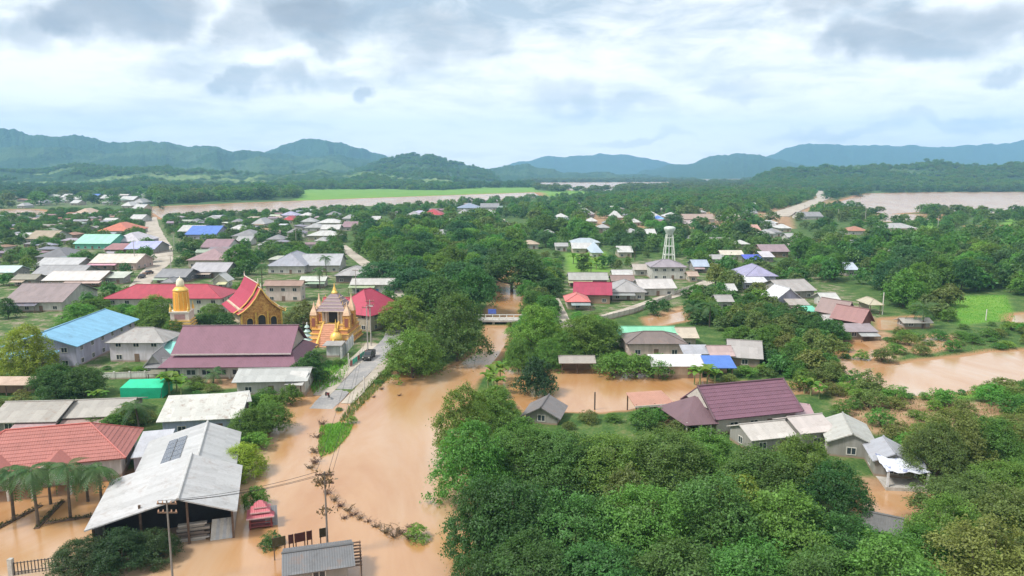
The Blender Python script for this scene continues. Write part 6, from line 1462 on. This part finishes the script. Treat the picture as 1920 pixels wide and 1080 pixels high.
mass([(1250,362),(1520,358),(1540,380),(1480,400),(1150,395),(1100,380)], 17, 14, 11, 25, 'woodland filling the plain before the highway', 0, .8, 4)
mass([(280,360),(560,358),(566,370),(420,377),(300,384)], 17, 16, 13, 26, 'thick green wood on the far bank of the river', 2, 1, 5)
mass([(560,346),(900,346),(900,353),(560,356)], 26, 26, 15, 27, 'dark tree belt beyond the bright green field', 1, .9)
mass([(960,376),(1150,362),(1480,362),(1500,385),(1440,410),(1480,440),(1300,478),(1150,495),(1020,472),(985,440)], 19, 10, 8, 28, 'lower trees filling the woodland near the water tower', 2, .8, 2, 4)
mass([(-200,400),(280,400),(270,520),(-200,560)], 17, 6, 5, 29, 'garden greenery between the village roofs', 3, .7, 1.5, 3)
mass([(310,408),(640,392),(655,480),(640,520),(330,520)], 15, 6, 5, 30, 'garden greenery in the riverside village', 0, .8, 1.5, 3)
# wooded crests and flanks of the nearer hills
for i, (hv, keep, w, k) in enumerate(((HV[3], .42, 20, 0), (HV[4], .40, 22, 0), (HV[1], .30, 20, 0))):
    g = np.random.default_rng(60+i); q = hv[:hv.shape[0]//2+3, :, :].reshape(-1, 3); q = q[q[:, 2] > 1.0]
    q = q[g.random(len(q)) < keep]; cl = fbm(q[:, 0]/180, q[:, 1]/180, 3, 40+i); q = q[cl > (.50 if i == 1 else .40)]
    n = len(q); scatter_stuff('hill_forest', q[:, :2]+g.normal(size=(n,2))*6, w*g.uniform(.5,1.1,n), w*.6*g.uniform(.5,1.2,n), SRC[k], ['forest cloaking the hills by the lake','scattered forest on the green foothills','forest on the humped hill'][i], 'forest', 70+i, q[:, 2]-2)
# --- shrubs of the scrub land and the banks
def shrubs(px, spacing, w, h, mix, seed, label, group, keep=1.0, shore=-.3, pad=.8, kind='bush', lim=300):
    g = np.random.default_rng(seed); P = scatter(px, spacing, seed, pad, shore=shore)
    for p in P[:lim]:
        if g.random() > keep: continue
        q = g.uniform(.6,1.4); c, word = mix[g.integers(len(mix))]
        SHR.append((w*q/np.hypot(*p), p[0], p[1], w*q, h*q*g.uniform(.8,1.3), kind, c, f'{word} bush {label}', f'{word} bushes {group}'))
SHR = []
n0 = NT[0]
BM = [(MG,'mid-green'),(LG,'bright green'),(OG,'olive')]
shrubs([(1490,735),(1580,712),(1700,750),(1850,735),(1960,728),(1960,860),(1690,870),(1620,840),(1560,790)], 4.6, 4.2, 2.6, BM, 41, 'in the muddy scrub before the big flooded pond', 'in the muddy scrub', .65)
shrubs([(1540,640),(1640,625),(1760,615),(1920,608),(1960,650),(1800,662),(1660,682),(1590,690)], 5, 3.8, 2.2, BM, 42, 'on the muddy bank behind the big flooded pond', 'behind the flooded pond', .85, -3)
shrubs([(1600,720),(1720,748),(1850,733),(1960,722),(1960,735),(1850,745),(1720,760),(1600,735)], 2.6, 3.0, 1.7, [(LG,'bright green'),(MG,'mid-green')], 43, 'lining the near shore of the big pond', 'on the pond shore', .9, -1)
shrubs([(600,715),(690,690),(735,680),(735,700),(690,735),(620,800),(612,790)], 2.4, 1.7, .9, [(OG,'olive'),(LG,'bright green')], 44, 'on the verge between road and river', 'on the road verge', .25, -.5)
shrubs([(570,690),(640,680),(650,700),(600,740),(570,735)], 2.6, 2.0, 1.1, [(LG,'bright green'),(MG,'mid-green')], 45, 'on the grass below the white block shed', 'below the block shed', .8)
shrubs([(200,745),(440,700),(470,735),(300,760),(220,780)], 3.4, 2.6, 1.2, BM, 46, 'in the yard behind the compound wall', 'in the yard', .6)
shrubs([(945,700),(985,690),(980,760),(930,790),(895,770)], 3, 3.0, 2.0, [(LG,'bright green'),(MG,'mid-green')], 47, 'on the spit between river and pond', 'on the spit', .9)
shrubs([(1040,640),(1160,660),(1330,700),(1440,690),(1500,715),(1330,722),(1100,692),(1040,690)], 3.4, 3.2, 1.9, BM, 48, 'along the far bank of the pond', 'along the pond bank', .8, -.3)
shrubs([(1470,700),(1560,690),(1600,720),(1530,745),(1480,740)], 3.2, 4.0, 2.8, BM, 49, 'between the purple house and the big pond', 'by the purple house', .9)
shrubs([(930,560),(1060,560),(1150,620),(1130,660),(960,680)], 4.6, 4.0, 3.0, BM, 51, 'between the bridge and the concrete path', 'by the bridge', .8, .2)
shrubs([(500,720),(545,735),(520,790),(495,830),(440,880),(420,840),(470,780)], 3.2, 3.4, 2.2, BM, 52, 'at the edge of the flooded bend', 'at the flooded bend', .9, -.6)
shrubs([(-60,770),(60,760),(260,770),(300,800),(260,800),(100,790),(-60,800)], 3.2, 3.0, 1.8, BM, 53, 'behind the coral-tiled house', 'behind the coral-tiled house', .8)
shrubs([(742,640),(800,620),(885,610),(895,645),(860,684),(800,704),(745,694)], 3.4, 4.0, 2.6, BM, 54, 'on the river bank under the rain trees', 'under the rain trees', .9, .2)
shrubs([(940,420),(1000,470),(1000,560),(960,560),(930,560),(990,500)], 5, 4.5, 3.0, BM, 55, 'on the upstream river bank', 'upstream', .8, .2)
shrubs([(1290,560),(1400,560),(1560,600),(1570,690),(1440,700),(1390,650),(1300,612)], 5.2, 3.6, 2.2, BM, 56, 'in the gardens between the lane and the blue tarpaulin', 'in the lane gardens', .8, .3)
shrubs([(1000,470),(1060,480),(1050,540),(1010,550)], 6, 4.5, 3.0, BM, 57, 'in the open ground by the garden bananas', 'by the garden bananas', .8, .3)
shrubs([(150,690),(300,690),(330,705),(190,710)], 3.2, 2.4, 1.3, BM, 58, 'between the temple hall and the compound wall', 'by the compound wall', .7, .3)
shrubs([(1660,560),(1780,545),(1780,615),(1680,600)], 5, 4.0, 3.0, BM, 59, 'between the brown houses and the bright green field', 'by the bright green field', .8, .3)
shrubs([(985,782),(1060,776),(1200,772),(1330,790),(1420,820),(1300,830),(1050,815)], 4.2, 3.6, 2.0, BM, 60, 'on the strip between pond and grove', 'on the pond strip', .85, .3)
shrubs([(1440,690),(1530,700),(1560,745),(1500,750)], 3.6, 3.2, 1.8, BM, 61, 'around the pinkish lean-to', 'around the lean-to', .8, .3)
SHR.sort(key=lambda c: -c[0]); KB = 275
for c in SHR[:KB]: plant_tree(c[1], c[2], c[3], c[4], c[5], c[6], c[7], c[8], 'bush', 'bush')
if len(SHR) > KB:
    A = np.array([c[1:5] for c in SHR[KB:]]); scatter_stuff('undergrowth', A[:, :2], A[:, 2], A[:, 3], SRC[2], 'small green undergrowth along banks and garden edges', 'undergrowth', 99)
# drowned verge: grass on the islet, dry twigs in the current
tuft = MB()
def tufts(px, n, hmin, hmax, seed, name, label, m, z0=0.0, sp=.5):
    g = np.random.default_rng(seed); A = GA(px); lo, hi = A.min(0), A.max(0); P = g.uniform(lo, hi, (n*4, 2)); P = P[inside(P, A)][:n]; n = len(P)
    z = np.maximum(ground_z(P), z0-.1); a = g.uniform(0, 6.28, n); h = g.uniform(hmin, hmax, n); w = h*.16+.02
    d = np.stack([np.cos(a), np.sin(a)], 1); t = np.stack([-d[:, 1], d[:, 0]], 1)
    b0 = np.column_stack([P-t*w[:, None], z]); b1 = np.column_stack([P+t*w[:, None], z]); q = P+d*(h*sp)[:, None]
    t0 = np.column_stack([q+t*w[:, None]*.3, z+h]); t1 = np.column_stack([q-t*w[:, None]*.3, z+h])
    V = np.stack([b0, b1, t0, t1], 1).reshape(-1, 3)
    o = obj(name, np_mesh(name, V, np.arange(n*4).reshape(n, 4), [m]), []); tag(o, label, 'grass', kind='stuff')
M['grass'] = leaf('grass_blades', (.17,.36,.045), .5); M['reed'] = leaf('reeds', (.11,.19,.045), .5)
tufts([(600,800),(640,793),(662,797),(655,815),(628,846),(602,858),(596,845)], 3000, .12, .4, 1, 'grass', 'bright grass on the drowned verge islet', M['grass'])
tufts([(1775,582),(1800,558),(1885,556),(1905,600),(1800,614)], 5000, .12, .3, 2, 'field_grass', 'tall bright grass of the field beside the wood', M['grass'])
tufts([(668,745),(705,708),(742,680),(746,692),(704,735),(650,790),(636,790)], 2000, .2, .6, 3, 'verge_weeds', 'dry weeds along the river side of the road', M['reed'])
tufts([(1580,745),(1920,728),(1920,860),(1640,850)], 5000, .1, .35, 4, 'scrub_grass', 'tangled grass and weeds in the muddy scrub', M['reed'])
tufts([(560,690),(660,680),(640,720),(590,740)], 3000, .2, .6, 5, 'verge_grass', 'rough grass below the shrine hall', M['grass'])
tufts([(1650,640),(1900,615),(1900,655),(1660,680)], 1500, .1, .35, 6, 'bank_grass', 'half-drowned grass behind the big pond', M['reed'])
def twig(u, v, s, seed):
    g = random.Random(seed); m = MB()
    m.lathe([(.05*s,-.3),(.2*s,-.08),(.13*s,.0),(.03*s,.03)], 9)
    for k in range(22):
        a = g.uniform(0, 6.28); l = g.uniform(.3, 1)*s; p = Vector((g.gauss(0,.14)*s, g.gauss(0,.12)*s, -.1)); q = p+Vector((math.cos(a)*l*.7, math.sin(a)*l*.7, l*g.uniform(.2,.9)))
        m.tube([p, p.lerp(q,.5)+Vector((0,0,.08*s)), q], [.035,.03,.012], 4); 
        for j in range(3):
            r = q+Vector((g.gauss(0,.12),g.gauss(0,.12),g.gauss(0,.1)))*s; m.add([r, r+Vector((.12*s,.03,.02)), r+Vector((.14*s,.12*s,.05)), r+Vector((.02,.1*s,.03))], [(0,1,2,3)])
    o = obj('drift_weed', m, M['dry'], None, G(u, v, 0)); tag(o, 'dry drifting weed clump snagged along the drowned fence line', 'weed', 'drift weeds in the flooded street')
for k, (u, v, s) in enumerate(((604,796,1.2),(594,820,1.3),(590,848,1.4),(592,868,1.4),(582,878,1.1),(600,905,1.2),(612,925,1.1),(628,938,1.0),(640,950,.9),(652,958,1.0),(662,966,.9),(674,972,.8),(690,978,.7),(706,988,.9),(722,998,1.2),(740,1006,1.2),(768,990,.8),(752,1000,1.0),(770,1010,1.1),(612,892,1.1),(645,972,.7),(700,745,.6),(748,742,.7),(715,730,.8))): twig(u, v, s, k)
# low hedges left standing in the flooded yard
for (a, b, lb) in (((-20,1000),(78,948),'low trimmed hedge in the flooded yard running to the palms'), ((68,992),(118,940),'low trimmed hedge beside the flooded garden path'), ((85,982),(190,966),'low trimmed hedge at the foot of the slim palms')):
    A, B = G(*a), G(*b); d = B-A; L = d.length; n = int(L*60); g = np.random.default_rng(int(L*100)); s = g.uniform(0, 1, n)
    e = empty('hedge', A, math.atan2(d.y, d.x)); tag(e, lb, 'hedge')
    P = np.column_stack([s*L, g.normal(0,.16,n), g.uniform(-.1,.45,n)]); V, F = leaf_cards(P, g.normal(size=(n,3))+np.array([0,0,.6]), .12, .8, g)
    obj('foliage', np_mesh('foliage', V, F, [M['leaf']]), [], e, color=(.05,.075,.025)); obj('earth_bed', MB().box(0,L,-.25,.25,-.6,.12), M['wood'], e)

# ------------------------------------------------------------------ the humid air of the valley
def haze():
    x, y0, y1, z0, z1 = 10100, -400, 10100, -3.0, 700
    m = bpy.data.materials.new('humid_air'); m.use_nodes = True; nt = m.node_tree; nt.nodes.clear(); out = nd(nt, 'ShaderNodeOutputMaterial')
    v = nd(nt, 'ShaderNodeVolumePrincipled'); v.inputs['Color'].default_value = (.33,.62,1.0,1); v.inputs['Density'].default_value = HAZE; v.inputs['Anisotropy'].default_value = .0
    nt.links.new(v.outputs[0], out.inputs['Volume'])
    o = obj('haze', MB().box(-x, x, y0, y1, z0, z1), m); tag(o, 'pale blue haze filling the valley air', 'haze', kind='stuff'); o.display_type = 'WIRE'
HAZE = 1.3e-4
haze()
